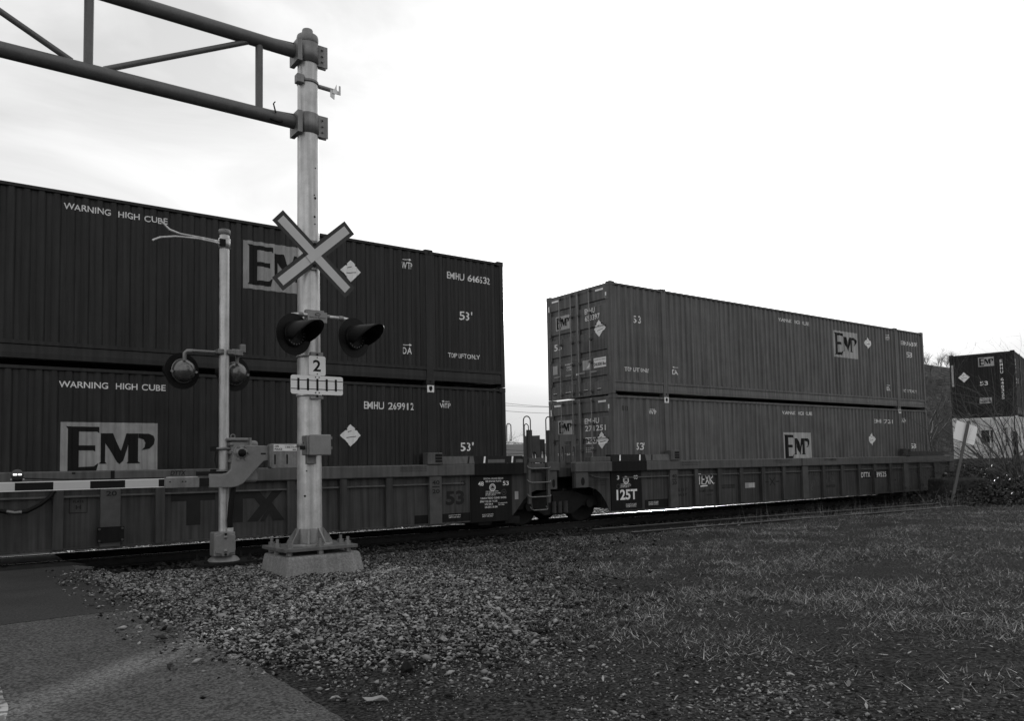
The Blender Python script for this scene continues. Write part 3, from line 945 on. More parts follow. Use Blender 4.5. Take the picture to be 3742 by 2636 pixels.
# ---- stack C on the following car, round the bend
ang = math.radians(15)
CLOC = (24.85, .25)
t, s, e = container('upper black container on the farthest stack, vertical number beside its corner', (CLOC[0], CLOC[1], ZU), P_C, rz=ang)
e.logo(E_(1.42), 2.28, .62, .42, LOGO_B); e.text('53', E_(1.40), E_(1.08), 1.42, .19); placard(e, E_(2.02), 1.85, .235)
e.rect('sticker', E_(1.45), E_(.96), .60, .86, LOGO_B, .008); e.text('24,000 lbs', E_(1.43), E_(.98), .63, .10, BLACKMARK, .02, .012)
e.rect('reflector', E_(2.52), E_(2.43), 1.45, 2.45, LOGO_B, .03)
for k, ch in enumerate('EMHU 648325'):
    if ch != ' ':
        e.text(ch, E_(.58), E_(.47), 2.40 - k * .165, .135)
        s.text(ch, .30, .41, 2.40 - k * .165, .135) if k < 7 else None
s.text("53'", .8, 1.12, 1.5, .196)
t, s, e = container('white ribbed container under the farthest black one, partly hidden by bare branches', (CLOC[0], CLOC[1], ZL), P_W, rz=ang)
for k, ch in enumerate('EEKIH'):
    e.text(ch, E_(.52), E_(.42), 2.25 - k * .17, .14, BLACKMARK); e.text(ch, E_(.33), E_(.23), 2.25 - k * .17, .14, BLACKMARK)
e.rect('dark_panel', E_(1.45), E_(1.0), 1.75, 2.3, BLACKMARK)
for q in range(6):
    MB().box(-.04, .02, .3 + q * .39, .36 + q * .39, .16, CH - .13).build('end_rib', P_W, t, world=False)

# ================================================================== WELL CARS
def well_car(label, x0, x1, outline, posts, wide, beams):
    """x0..x1 = extent of the long chord; outline = (x,z) of the side sheet"""
    t = thing('well_car', label, 'railway car', ((x0 + x1) / 2, 1.295, 0), 0, 'well cars of the train')
    MB().prism(outline, 'y', -.11, -.085).build('side_sheet', CAR, t)
    MB().prism([(px_, max(pz_, .13)) for px_, pz_ in outline], 'y', 2.59 + .085, 2.59 + .11).build('side_sheet', CAR, t)
    for far in (0, 1):
        ya, yb = (-.22, -.03) if not far else (2.62, 2.81)
        MB().box(x0, x1, ya, yb, 1.10, 1.35).build('top_chord', CARTOP, t, bevel=.02, seg=1)
        ya, yb = (-.16, -.11) if not far else (2.70, 2.75)
        MB().box(x0 + 1.6, x1 - 1.6, ya, yb, .925, .955).build('stiffener', CARTOP, t)
        if not far:
            MB().box(x0 + 1.6, x1 - 1.9, ya, yb, .085, .12).build('bottom_flange', CAR, t)
        if far:
            continue
        for xp in posts:
            w_ = .15 if xp in wide else .075
            p = MB().box(xp - w_, xp + w_, -.20, -.112, .10, 1.097).build('side_post', CARLIGHT if xp in wide else CAR, t, bevel=.008, seg=1)
            MB().box(xp - w_ - .03, xp + w_ + .03, -.205, -.112, .075, .098).build('post_foot', CAR, p)
    mid = (x0 + x1) / 2
    for xc, hw in beams:
        MB().box(xc - hw, xc + hw, -.08, 2.67, .0, .145).build('floor_beam', IRON, t)
    return t
def raised_beam(t, xa, xb, xk0, xk1, slashes, left):
    """sloping-faced walkway beam at a car's end, black part xk0..xk1"""
    def seg(u0, u1, mat):
        MB().prism([(-.215, 1.352), (-.165, 1.52), (.0, 1.52), (.0, 1.352)], 'x', u0, u1).build('end_beam', mat, t)
    if xk0 > xa + .01:
        seg(xa, xk0, CARTOP)
    seg(xk0, xk1, CARBLACK)
    if xk1 < xb - .01:
        seg(xk1, xb, CARTOP)
    w = Wall(t, lambda u, z, e: (u - t.location.x, -.215 + (z - 1.352) / .168 * .05 - e - t.location.y, z), [])
    for u, m in slashes:
        w.rect('slash_mark', u, u + .045, 1.365, 1.51, m, .004, sl=.05)
    return w
# ---- car A
postsA = [-14.6, -13.25, -12.3, -11.55, -10.79, -9.7, -8.5, -7.45, -6.45, -5.37]
outA = [(-22.0, .085), (-3.40, .085), (-3.20, .28), (-3.0, .50), (-2.8, .66), (-2.6, .72), (-2.35, .70), (-2.35, 1.12), (-22.0, 1.12)]
tA = well_car('grimy double-stack well car with dark TTX letters, behind the crossing gate', -22.0, -3.05, outA, postsA, (-11.55, -5.37), ((-4.05, .17), (-3.3, .2), (-17.8, .2)))
wS = Wall(tA, lambda u, z, e: (u - tA.location.x, -.11 - e - tA.location.y, z), [])
wP = Wall(tA, lambda u, z, e: (u - tA.location.x, -.20 - e - tA.location.y, z), [])
wC = Wall(tA, lambda u, z, e: (u - tA.location.x, -.22 - e - tA.location.y, z), [])
w = raised_beam(tA, -5.2, -3.05, -4.39, -3.05, [(-4.16, WHITE), (-3.40, WHITE), (-4.58, BLACKMARK)], False)
w.rect('grey_patch', -4.04, -3.58, 1.365, 1.44, CARTOP, .004, .02); w.rect('grey_patch', -3.27, -3.07, 1.365, 1.44, CARTOP, .004, .02)
MB().box(-5.58, -5.22, -.245, -.02, 1.352, 1.60).build('container_guide', CARTOP, tA, bevel=.015)
MB().box(-5.40, -5.235, -.249, -.24, 1.40, 1.57).build('guide_recess', BLACKMARK, tA)
for zz in (1.44, 1.50):
    MB().box(-5.40, -5.235, -.254, -.246, zz, zz + .012).build('guide_bar', CARTOP, tA)
MB().prism([(-4.45, .07), (-3.42, .07), (-3.34, .15), (-3.34, 1.097), (-4.45, 1.097)], 'y', -.135, -.112).build('stencil_panel', CARBLACK, tA)
MB().box(-4.40, -3.05, -.224, -.2205, 1.10, 1.345).build('chord_black_part', CARBLACK, tA)
wK = Wall(tA, lambda u, z, e: (u - tA.location.x, -.136 - e - tA.location.y, z), [])
wP.text('40', -5.46, -5.28, .928, .09, STEN, .02); wP.rect('fraction_bar', -5.46, -5.28, .87, .893, STEN); wP.text('20', -5.46, -5.28, .743, .092, STEN, .02)
wS.text('45', -4.727, -4.566, .893, .093, STEN, .03); wS.text('53', -5.08, -4.612, .477, .304, STEN, .035)
wK.text('SPECIAL BRAKE BEAM', -4.117, -3.583, 1.0, .037); wK.text('SEE BADGE PLATE', -4.063, -3.637, .94, .037)
wK.text('48', -4.259, -4.112, .863, .095); wK.text('53', -3.59, -3.429, .857, .096)
def emblem(w, uc, zc, r):
    w.ring('emblem_ring', uc, zc, r * .78, r, WHITE)
    w.ring('emblem_ring', uc, zc, r * .0, r * .7, LOGO_B)
    w.poly('emblem_figure', [(uc - r * .5, zc - r * .1), (uc - r * .3, zc + r * .25), (uc, zc + r * .45), (uc + r * .3, zc + r * .25), (uc + r * .5, zc - r * .1), (uc + r * .25, zc - r * .3), (uc, zc - r * .15), (uc - r * .25, zc - r * .3)], BLACKMARK, .008)
emblem(wK, -3.876, .82, .085)
wK.text('CAR EQUIPPED WITH', -4.063, -3.721, .718, .028); wK.text('NON-METALLIC C.P. LINER', -4.064, -3.66, .678, .028); wK.text('DO NOT LUB. C.P.', -4.065, -3.788, .641, .026)
wK.ring('badge_ring', -3.567, .706, .058, .066, CARTOP); wK.text('TTD', -3.605, -3.53, .685, .04, CARTOP, .02)
wK.text('2 INCH TREAD COND. SHOES', -4.201, -3.506, .569, .039); wK.text('SPRG 7 OC D5 7 IC D5', -4.218, -3.754, .498, .039); wK.text('5 IC D6-A', -4.09, -3.869, .438, .039); wK.text('2 B-353 2 B-354', -4.091, -3.754, .371, .04)
wK.text('12" AAR-M-618', -3.727, -3.484, .457, .024); wK.text('TEST H006', -3.728, -3.564, .419, .023)
wS.text('JACK IN THIS AREA', -5.01, -4.704, .242, .027, z1=.243); wS.text('EMPTY CAR ONLY', -5.003, -4.712, .203, .026)
wK.text('JACK IN THIS AREA', -4.169, -3.862, .216, .026); wK.text('EMPTY CAR ONLY', -4.16, -3.871, .179, .025)
wS.rect('dark_jacking_band', -5.84, -4.46, .12, .30, CARBLACK, .002)
wS.rect('sticker', -3.245, -3.145, .53, .71, LOGO, .004)
for zz in (1.295, 1.255, 1.215):
    wC.text('STENCILLED LOADING LIMITS WELL CAR', -6.225, -5.60, zz, .022, STEN, .0)
wC.text('DTTX', -10.637, -10.396, 1.245, .079, STEN, .02, slant=.06)
wC.rect('chord_splice', -11.56, -11.50, 1.105, 1.345, BLACKMARK); wC.rect('chord_notch', -12.12, -12.07, 1.30, 1.33, BLACKMARK)
wP.text('20', -11.62, -11.46, .932, .081, STEN, .02)
wS.stroke('plate_border', [[(-12.137, .675), (-11.882, .675), (-11.882, .925), (-12.137, .925), (-12.137, .675)]], .014, STEN)
wS.text('PLATE', -12.085, -11.93, .836, .04, STEN, .02); wS.text('H', -12.045, -11.97, .732, .068, STEN, .03)
wS.text('T', -10.60, -9.86, .373, .57, STEN, .06); wS.text('T', -9.80, -9.15, .373, .57, STEN, .06)
for k, pts in enumerate(([(-9.30, .955), (-9.10, .955), (-8.86, .66), (-9.10, .373), (-9.30, .373), (-9.06, .66)], [(-8.80, .955), (-8.60, .955), (-8.90, .64), (-8.98, .74)], [(-8.93, .62), (-8.84, .70), (-8.60, .373), (-8.82, .373)], [(-9.06, .373), (-8.98, .373), (-8.83, .60), (-8.90, .62)])):
    wS.poly('logo_stroke', pts, STEN, .005 + .002 * k)
MB().box(-11.75, -11.35, -.235, -.201, .18, .43).build('jacking_plate', CARBLACK, tA)
for dx in (-.17, .17):
    for zz in (.21, .40):
        MB().cyl((-11.55 + dx, -.255, zz), (-11.55 + dx, -.236, zz), .02, n=8).build('bolt', CAR, tA)
hs = MB().tube([(-13.6, -.24, .95), (-13.3, -.25, .82), (-13.08, -.26, .765), (-12.906, -.27, .722), (-12.731, -.27, .74), (-12.553, -.25, .835), (-12.42, -.23, .95), (-12.35, -.21, 1.06)], .032, 10).build('air_hose', BLK, tA)
MB().tube([(-13.0, -.272, .747), (-12.9, -.276, .724), (-12.80, -.276, .728)], .036, 10).build('hose_fitting', DOME, hs)
# ---- end fittings shared by both cars
def hoop(t, xa, xb, y, z0, z1, r=.014, mat=None):
    pts = [(xa, y, z0)]
    rr = (xb - xa) / 2
    pts.append((xa, y, z1 - rr))
    for k in range(1, 8):
        a_ = PI - PI * k / 8
        pts.append(((xa + xb) / 2 + rr * math.cos(a_), y, z1 - rr + rr * math.sin(a_)))
    pts += [(xb, y, z1 - rr), (xb, y, z0)]
    MB().tube(pts, r, 8).build('handrail', mat or CARLIGHT, t)
def oval(cx, cz, rx, rz, n=12):
    return [(cx + rx * math.cos(2 * PI * i / n), cz + rz * math.sin(2 * PI * i / n)) for i in range(n)]
hoop(tA, -2.96, -2.76, -.12, 1.50, 2.43); hoop(tA, -2.30, -2.14, -.12, 1.50, 2.43)
hoop(tA, -1.57, -1.43, 2.45, 1.95, 2.42); hoop(tA, -.98, -.84, 2.45, 1.70, 2.42)
lad = MB().box(-2.95, -2.88, -.26, -.20, .42, 1.36).build('ladder_stile', CARLIGHT, tA); MB().box(-2.39, -2.32, -.26, -.20, .42, 1.36).build('ladder_stile', CARLIGHT, tA)
for zz, xa, xb in ((1.22, -2.95, -2.32), (.90, -2.95, -2.32), (.57, -2.95, -2.32), (.27, -2.88, -2.42)):
    MB().tube([(xa, -.21, zz + .07), (xa, -.27, zz + .02), (xa + .05, -.30, zz), (xb - .05, -.30, zz), (xb, -.27, zz + .02), (xb, -.21, zz + .07)], .013, 8).build('ladder_rung', GALVD, tA)
MB().tube([(-2.88, -.25, .55), (-2.88, -.28, .27)], .012, 6).build('ladder_hanger', CAR, tA); MB().tube([(-2.42, -.25, .55), (-2.42, -.28, .27)], .012, 6).build('ladder_hanger', CAR, tA)
MB().box(-2.87, -2.40, -.20, -.10, 1.20, 1.33).build('step_box', CARLIGHT, tA, bevel=.01); MB().box(-2.87, -2.40, -.18, -.10, 1.355, 1.46).build('step_box', CARLIGHT, tA, bevel=.01)
MB().box(-3.05, -2.95, -.22, 0, 1.12, 1.50).build('end_bracket', CAR, tA)
MB().box(-2.32, -2.0, -.24, -.02, 1.16, 1.36).build('end_bracket', CARLIGHT, tA, bevel=.012)
MB().box(-2.30, -2.06, -.20, -.06, .72, 1.155).build('end_column', CARLIGHT, tA, bevel=.012)
MB().prism(oval(-2.17, .86, .045, .10), 'y', -.2035, -.19).build('hand_hole', BLACKMARK, tA)
# transverse end plates with arched openings
def holed(x0, x1, z0, z1, cx, cz, rx, rz, n=8):
    """two outlines that together make a plate with an oval hole"""
    lo = [(x0, cz), (x0, z0), (x1, z0), (x1, cz)] + [(cx + rx * math.cos(-PI * i / n), cz + rz * math.sin(-PI * i / n)) for i in range(n + 1)]
    hi = [(x1, cz), (x1, z1), (x0, z1), (x0, cz)] + [(cx + rx * math.cos(PI - PI * i / n), cz + rz * math.sin(PI - PI * i / n)) for i in range(n + 1)]
    return lo, hi
def end_frame(t, x0, x1, y, z0, z1, mat):
    th = .05
    lw = (x1 - x0) * .30
    for xa, xb in ((x0, x0 + lw), (x1 - lw, x1)):
        m = MB()
        for o_ in holed(xa, xb, z0, z1 - .17, (xa + xb) / 2, z0 + (z1 - z0) * .40, lw * .32, (z1 - z0) * .24):
            m.prism(o_, 'y', y, y + th)
        m.build('end_frame', mat, t)
    MB().box(x0, x1, y - .002, y + th + .002, z1 - .17, z1).build('end_frame', mat, t)
end_frame(tA, -3.05, -2.45, 2.35, 1.35, 2.0, CAR)
MB().box(-2.75, -2.62, .0, .06, 1.35, 2.12).build('end_stanchion', CAR, tA); MB().box(-2.12, -1.98, .0, .10, 1.35, 2.12).build('end_stanchion', CARLIGHT, tA)
MB().prism([(-2.45, 1.35), (-2.28, 1.35), (-2.26, 1.55), (-2.20, 1.62), (-2.14, 1.62), (-2.08, 1.55), (-2.06, 1.35), (-1.98, 1.35), (-1.98, 2.02), (-2.45, 2.0)], 'y', .52, .57).build('end_plate', CARLIGHT, tA)
MB().box(-3.0, -1.95, .2, 2.4, 1.05, 1.32).build('end_platform', CAR, tA)
MB().box(-3.4, -1.9, .75, 1.85, .70, 1.05).build('draft_sill', IRON, tA)
# ---- car B
outB = [(-1.5, 1.12), (-1.5, .72), (-1.2, .745), (-.97, .735), (-.75, .67), (-.60, .56), (-.44, .36), (-.30, .10), (16.45, .10), (16.6, .36), (16.76, .56), (16.92, .67), (17.12, .735), (17.65, .72), (17.65, 1.12)]
postsB = [1.96, 2.86, 3.84, 4.80, 5.81, 6.83, 7.92, 8.93, 9.99, 11.01, 11.97, 13.0, 14.05, 15.09, 16.18]
tB = well_car('double-stack well car lettered 125T and DTTX 89525 with white scribbles', -1.5, 17.65, outB, postsB, (1.96, 7.92, 14.05), ((13.3, .12), (14.5, .12), (15.3, .2), (16.1, .2)))
wS = Wall(tB, lambda u, z, e: (u - tB.location.x, -.11 - e - tB.location.y, z), [])
wP = Wall(tB, lambda u, z, e: (u - tB.location.x, -.20 - e - tB.location.y, z), [])
wC = Wall(tB, lambda u, z, e: (u - tB.location.x, -.22 - e - tB.location.y, z), [])
raised_beam(tB, -.30, 1.82, -.30, .92, [(-.04, WHITE), (.66, WHITE), (1.1, BLACKMARK)], True)
raised_beam(tB, 14.35, 16.9, 14.35, 16.9, [(14.9, CAR), (15.7, CAR)], False)
for xg in (1.82, 14.0):
    MB().box(xg, xg + .34, -.245, -.02, 1.352, 1.62).build('container_guide', CARTOP if xg < 5 else CAR, tB, bevel=.015)
    MB().box(xg + .14, xg + .32, -.249, -.24, 1.40, 1.58).build('guide_recess', BLACKMARK, tB)
    for zz in (1.45, 1.51):
        MB().box(xg + .14, xg + .32, -.254, -.246, zz, zz + .012).build('guide_bar', CARTOP, tB)
MB().box(-1.0, -.32, -.20, .0, 1.352, 1.47).build('step_box', CARTOP, tB, bevel=.012)
MB().box(-.30, .92, -.224, -.2205, 1.10, 1.345).build('chord_black_part', CARBLACK, tB)
MB().prism([(-.27, .13), (.80, .10), (.80, 1.097), (-.27, 1.097)], 'y', -.135, -.112).build('stencil_panel', CARBLACK, tB)
wK = Wall(tB, lambda u, z, e: (u - tB.location.x, -.136 - e - tB.location.y, z), [])
wK.text('3', -.068, .01, .89, .105); wK.text('48', .483, .657, .888, .10); wK.text('125T', -.098, .625, .375, .265, bold=.03)
emblem(wK, .243, .87, .10)
wK.text('CAR EQUIPPED WITH', .05, .388, .755, .03); wK.text('NON-METALLIC C.P.', .05, .42, .72, .03); wK.text('DO NOT LUB. C.P.', .048, .35, .685, .03)
wK.ring('badge_ring', -.03, .72, .05, .06, CARTOP)
for k, q in enumerate(('DO NOT LIFT HERE', 'LOADED OR EMPTY', 'JACK EMPTY CAR ONLY')):
    wK.text(q, .22, .59, .25 - k * .035, .026); wS.text(q, 1.06, 1.42, .265 - k * .035, .026)
wS.rect('dark_jacking_band', .92, 1.8, .12, .34, CARBLACK, .002)
wS.text('45', .985, 1.164, .878, .10, STEN, .02)
wP.text('40', 1.87, 2.05, .884, .10, STEN, .02); wP.rect('fraction_bar', 1.87, 2.05, .83, .856, STEN); wP.text('20', 1.87, 2.05, .704, .104, STEN, .02)
wS.text('IL 53 1"', 2.20, 2.56, .522, .08, STEN, .01); wS.text('IW 8 9"', 2.20, 2.55, .382, .075, STEN, .01)
wS.text('LD LMT 117500', 3.0, 3.63, .46, .07, STEN, .01); wS.text('NEW 8-97', 3.35, 3.6, .36, .045, STEN, .0)
wS.text('NO STEP CONTAINERS', 4.02, 4.57, .59, .05, STEN, .01); wS.text('MUST CLEAR SIDES', 4.02, 4.57, .53, .05, STEN, .01)
wS.rect('reflective_tag', 5.04, 5.50, .512, .664, LOGO, .004)
for q in range(5):
    wS.rect('tag_line', 5.22 + q * .05, 5.235 + q * .05, .53, .65, WHITE, .007)
wS.stroke('cross_mark', [[(6.20, .78), (6.46, .55)], [(6.20, .55), (6.46, .78)], [(5.98, .66), (6.16, .66)], [(6.5, .66), (6.68, .66)]], .03, STEN)
TX = lambda pts, u0=3.03, w_=.66, z0=.66, h_=.30: [(u0 + a_ * w_, z0 + b_ * h_) for a_, b_ in pts]
wS.stroke('graffiti_scribble', [TX([(0, .98), (.16, .97)]), TX([(.06, .95), (.05, .05)]), TX([(.40, .9), (.22, .88), (.20, .08), (.38, .06)]), TX([(.20, .5), (.36, .5)]), TX([(.42, .92), (.66, .05)]), TX([(.66, .95), (.42, .02)]), TX([(.72, .05), (.70, .92), (.86, .95), (.90, .72), (.72, .5), (.94, .05)]), TX([(.985, .14), (1.0, .10)]), TX([(.10, -.12), (.55, -.08)])], .03, WHITE)
def scrawl(u0, u1, z0, z1, rows, seed):
    r_ = random.Random(seed)
    L_ = []
    for k in range(rows):
        zz = z1 - (k + .5) * (z1 - z0) / rows
        u = u0
        while u < u1 - .06:
            h_ = (z1 - z0) / rows * .42
            w_ = r_.uniform(.06, .11)
            L_.append([(u + w_ * r_.random(), zz + h_ * r_.uniform(-1, 1)) for _ in range(r_.randint(3, 5))])
            u += w_ + .02
    return L_
wS.stroke('graffiti_scribble', scrawl(8.17, 8.74, .42, .98, 2, 3) + [[(8.36 + .05 * math.cos(q), .40 + .06 * math.sin(q)) for q in np.linspace(.8, 6.2, 9)]], .018, CARTOP)
wS.stroke('graffiti_scribble', scrawl(9.12, 9.70, .52, .98, 2, 9), .018, CARTOP)
wS.rect('number_board', 11.2, 11.85, .63, .855, CARBLACK, .003); wS.rect('number_board', 12.09, 12.84, .63, .855, CARBLACK, .003)
wP.rect('number_board', 11.9, 12.04, .63, .855, CARBLACK, .003)
wS.text('DTTX', 11.223, 11.78, .662, .172, bold=.01, eps=.008); wS.text('89525', 12.154, 12.82, .652, .176, bold=.01, eps=.008)
wC.text('DTTX 88952B', 8.927, 9.604, 1.245, .068, STEN, .01)
wS.text('HWY12F', 9.14, 9.66, .39, .085, STEN, .02)
wC.text('STENCILLED LOADING LIMITS WELL CAR', 2.25, 3.0, 1.27, .03, STEN, .0); wC.text('SEE LOADING INSTRUCTIONS', 2.25, 2.9, 1.21, .03, STEN, .0)
wC.text('CONTAINERS SHALL BE PLACED', 6.3, 7.1, 1.27, .035, STEN, .0); wC.text('TO CENTER OF WELL', 6.4, 7.05, 1.21, .035, STEN, .0)
wC.rect('chord_splice', 7.70, 7.73, 1.105, 1.345, BLACKMARK)
for xx in (14.45, 15.35):
    wS.text('JACK', xx, xx + .22, .18, .05, CAR, .01)
MB().box(-1.48, -1.08, -.20, -.115, .73, 1.095).build('end_column', CARLIGHT, tB, bevel=.012)
MB().prism(oval(-1.26, .88, .06, .10), 'y', -.2035, -.19).build('hand_hole', BLACKMARK, tB)
MB().tube([(-.95, -.13, 1.02), (-.8, -.17, .97), (-.6, -.17, .95), (-.35, -.15, .95)], .012, 6).build('brake_rod', CARLIGHT, tB)
for k, q in enumerate(('RELEASE HAND BRAKE BEFORE', 'MOVING THE CAR OR', 'DAMAGE WILL RESULT')):
    wS.text(q, -.98, -.42, .86 - k * .05, .03, STEN, .0)
end_frame(tB, -1.62, -1.10, .20, 1.22, 2.03, CARTOP)
end_frame(tB, -.9, -.4, 2.3, 1.2, 2.0, CAR)
MB().box(-1.7, -.1, .15, 2.45, 1.0, 1.22).build('end_platform', CAR, tB)
MB().box(-1.75, -.1, .75, 1.85, .70, 1.0).build('draft_sill', IRON, tB)
MB().box(16.3, 18.2, .15, 2.45, 1.0, 1.22).build('end_platform', CAR, tB)
MB().box(16.3, 20.6, .95, 1.65, .65, .95).build('draft_sill', IRON, tB)
MB().box(17.3, 17.66, -.20, -.115, .73, 1.095).build('end_column', CARLIGHT, tB, bevel=.012)
hoop(tB, 17.35, 17.6, .2, 1.3, 2.0)
# ---- car C (round the bend): end platform, chord, ladder, handrails
tC = thing('well_car', 'far well car under the white container, mostly behind shrubs', 'railway car', (CLOC[0], CLOC[1], 0), ang, 'well cars of the train')
MB().box(-3.1, 16, -.22, -.03, 1.05, 1.30).build('top_chord', CAR, tC, world=False)
MB().prism([(-.3, .06), (16, .06), (16, 1.1), (-1.6, 1.1), (-1.6, .72), (-.95, .72), (-.5, .45)], 'y', -.11, -.085).build('side_sheet', CAR, tC, world=False)
MB().prism([(-.3, .06), (16, .06), (16, 1.1), (-1.6, 1.1), (-1.6, .72), (-.95, .72), (-.5, .45)], 'y', 2.675, 2.70).build('side_sheet', CAR, tC, world=False)
MB().box(-3.1, -.1, .1, 2.5, .95, 1.2).build('end_platform', CAR, tC, world=False)
MB().box(-3.9, .0, .95, 1.65, .65, .95).build('draft_sill', IRON, tC, world=False)
for xx in (-2.9, -2.15):
    pts = [(xx, -.1, 1.1), (xx, -.1, 2.2), (xx + .06, -.1, 2.28), (xx + .34, -.1, 2.28), (xx + .4, -.1, 2.2), (xx + .4, -.1, .5)]
    MB().tube(pts, .022, 8).build('handrail', IRON, tC, world=False)
for k in range(8):
    xx = .3 + k * 1.0
    MB().box(xx, xx + .14, -.2, -.112, .1, 1.045).build('side_post', CAR, tC, world=False)

# ---- trucks
def truck(cx, cy, rz, label):
    t = thing('rail_truck', label, 'wheel truck', (cx, cy, -.13), rz, 'wheel trucks under the train')
    for s_ in (-1, 1):
        yy = s_ * 1.0
        fr = [(-1.25, .38), (-1.25, .62), (-.85, .66), (-.45, .78), (.45, .78), (.85, .66), (1.25, .62), (1.25, .38), (.75, .40), (.45, .22), (-.45, .22), (-.75, .40)]
        f = MB().prism(fr, 'y', yy - .07, yy + .07).build('side_frame', IRON, t, world=False, bevel=.02)
        for q in (-.18, 0, .18):
            MB().lathe([(.055, .26), (.065, .30), (.055, .34), (.065, .38), (.055, .42), (.065, .46), (.055, .50), (.06, .55)], (q, yy + s_ * .10, 0), (0, 0, 1), 12).build('spring', CAR, f, world=False)
        for q in (-.95, .95):
            MB().cyl((q, yy + s_ * .05, .457), (q, yy + s_ * .14, .457), .11, n=14).build('axle_cap', IRON, f, world=False)
    for q in (-.95, .95):
        MB().cyl((q, -1, .457), (q, 1, .457), .075, n=12).build('axle', IRON, t, world=False)
        for s_ in (-1, 1):
            MB().lathe([(.0, -.02), (.30, -.01), (.40, -.05), (.457, -.06), (.462, .02), (.485, .04), (.485, .07), (.40, .06), (.30, .02), (.0, .03)], (q, s_ * .755, .459), (0, -s_, 0), 32).build('wheel', IRON, t, world=False)
    MB().box(-.2, .2, -1.1, 1.1, .45, .68).build('bolster', IRON, t, world=False)
    return t
truck(-1.68, 1.295, 0, 'dark wheel truck shared by the two near well cars in the gap')
p, a_ = track_pt(18.9)
truck(p.x, p.y, a_, 'dark wheel truck under the far end of the 125T well car')
p, a_ = track_pt(22.2)
truck(p.x, p.y, a_, 'dark wheel truck under the near end of the farthest well car')

# ================================================================== CANTILEVER MAST
PX, PY = -9.855, -4.42
fnd = MB()
b0 = [(-10.36, -4.94), (-9.25, -4.80), (-9.31, -3.90), (-10.36, -3.96)]
cx_, cy_ = sum(p[0] for p in b0) / 4, sum(p[1] for p in b0) / 4
t0 = [(cx_ + (p[0] - cx_) * .93, cy_ + (p[1] - cy_) * .93) for p in b0]
def insetpoly(P_, k):
    return [(cx_ + (p[0] - cx_) * k, cy_ + (p[1] - cy_) * k) for p in P_]
fnd.add([(p[0], p[1], -.12) for p in insetpoly(b0, 1.04)] + [(p[0], p[1], .20) for p in t0], [(3, 2, 1, 0), (4, 5, 6, 7), (0, 1, 5, 4), (1, 2, 6, 5), (2, 3, 7, 6), (3, 0, 4, 7)])
fo = tag(fnd.build('concrete_foundation', CONC, None, bevel=.035, seg=3), 'squat concrete foundation block under the tall cantilever pole, set in gravel', 'foundation')
mast = thing('cantilever_signal_mast', 'tall round galvanized pole carrying a steel truss arm over the road', 'signal mast', (PX, PY, .2))
MB().box(PX - .50, PX + .50, PY - .42, PY + .42, .255, .30).build('base_plate', material('dark_plate_steel', .10, .3, .6, scale=8, streak=.2), mast, bevel=.006)
for (dx, dy) in ((-.40, -.32), (.40, -.32), (-.40, .32), (.40, .32), (0, -.36), (-.44, 0), (.44, 0)):
    b = MB().cyl((PX + dx, PY + dy, .195), (PX + dx, PY + dy, .40), .022, n=8).build('anchor_bolt', GALVD, mast)
    MB().cyl((PX + dx, PY + dy, .30), (PX + dx, PY + dy, .345), .042, n=6, smooth=False).build('nut', GALVD, b)
    MB().cyl((PX + dx, PY + dy, .205), (PX + dx, PY + dy, .25), .042, n=6, smooth=False).build('nut', GALVD, b)
MB().lathe([(.30, .30), (.30, .325), (.20, .325), (.178, .34), (.178, .50), (.165, .52)], (PX, PY, 0), (0, 0, 1), 32).build('base_flange', GALVD, mast)
for k in range(8):
    a_ = 2 * PI * k / 8 + .35
    d = Vector((math.cos(a_), math.sin(a_), 0)); nn_ = Vector((-d.y, d.x, 0)) * .012
    c = Vector((PX, PY, 0))
    pr = [(.16, .325), (.30, .325), (.29, .36), (.18, .52), (.16, .52)]
    vv = [c + d * r_ + Vector((0, 0, z_)) + nn_ for r_, z_ in pr] + [c + d * r_ + Vector((0, 0, z_)) - nn_ for r_, z_ in pr]
    n = 5
    MB().add(vv, [(i, (i + 1) % n, n + (i + 1) % n, n + i) for i in range(n)] + [tuple(range(n)), tuple(range(2 * n - 1, n - 1, -1))]).build('base_gusset', GALVD, mast)
MB().cyl((PX, PY, .33), (PX, PY, 7.28), .165, .135, 40).build('pole', GALV, mast)
MB().lathe([(.135, 7.16), (.15, 7.17), (.15, 7.25), (.142, 7.29), (.09, 7.325), (.075, 7.33), (.075, 7.375), (.07, 7.39), (.0, 7.392)], (PX, PY, 0), (0, 0, 1), 32).build('pole_cap', GALVD, mast)
ty = PY
trs = MB().cyl((PX - .14, ty, 7.03), (-15.9, ty, 7.03), .088, n=24).build('upper_chord', TRUSS, mast)
MB().cyl((PX - .14, ty, 6.03), (-15.9, ty, 6.03), .088, n=24).build('lower_chord', TRUSS, mast)
for xx, r_ in ((-10.53, .05), (-12.55, .055), (-14.6, .055)):
    MB().cyl((xx, ty, 6.10), (xx, ty, 6.96), r_, n=16).build('truss_upright', TRUSS, mast)
for xa, za, xb, zb in ((-12.38, 6.10, -10.68, 6.97), (-12.72, 6.10, -14.42, 6.97)):
    MB().cyl((xa, ty, za), (xb, ty, zb), .036, n=12).build('truss_diagonal', TRUSS, mast)
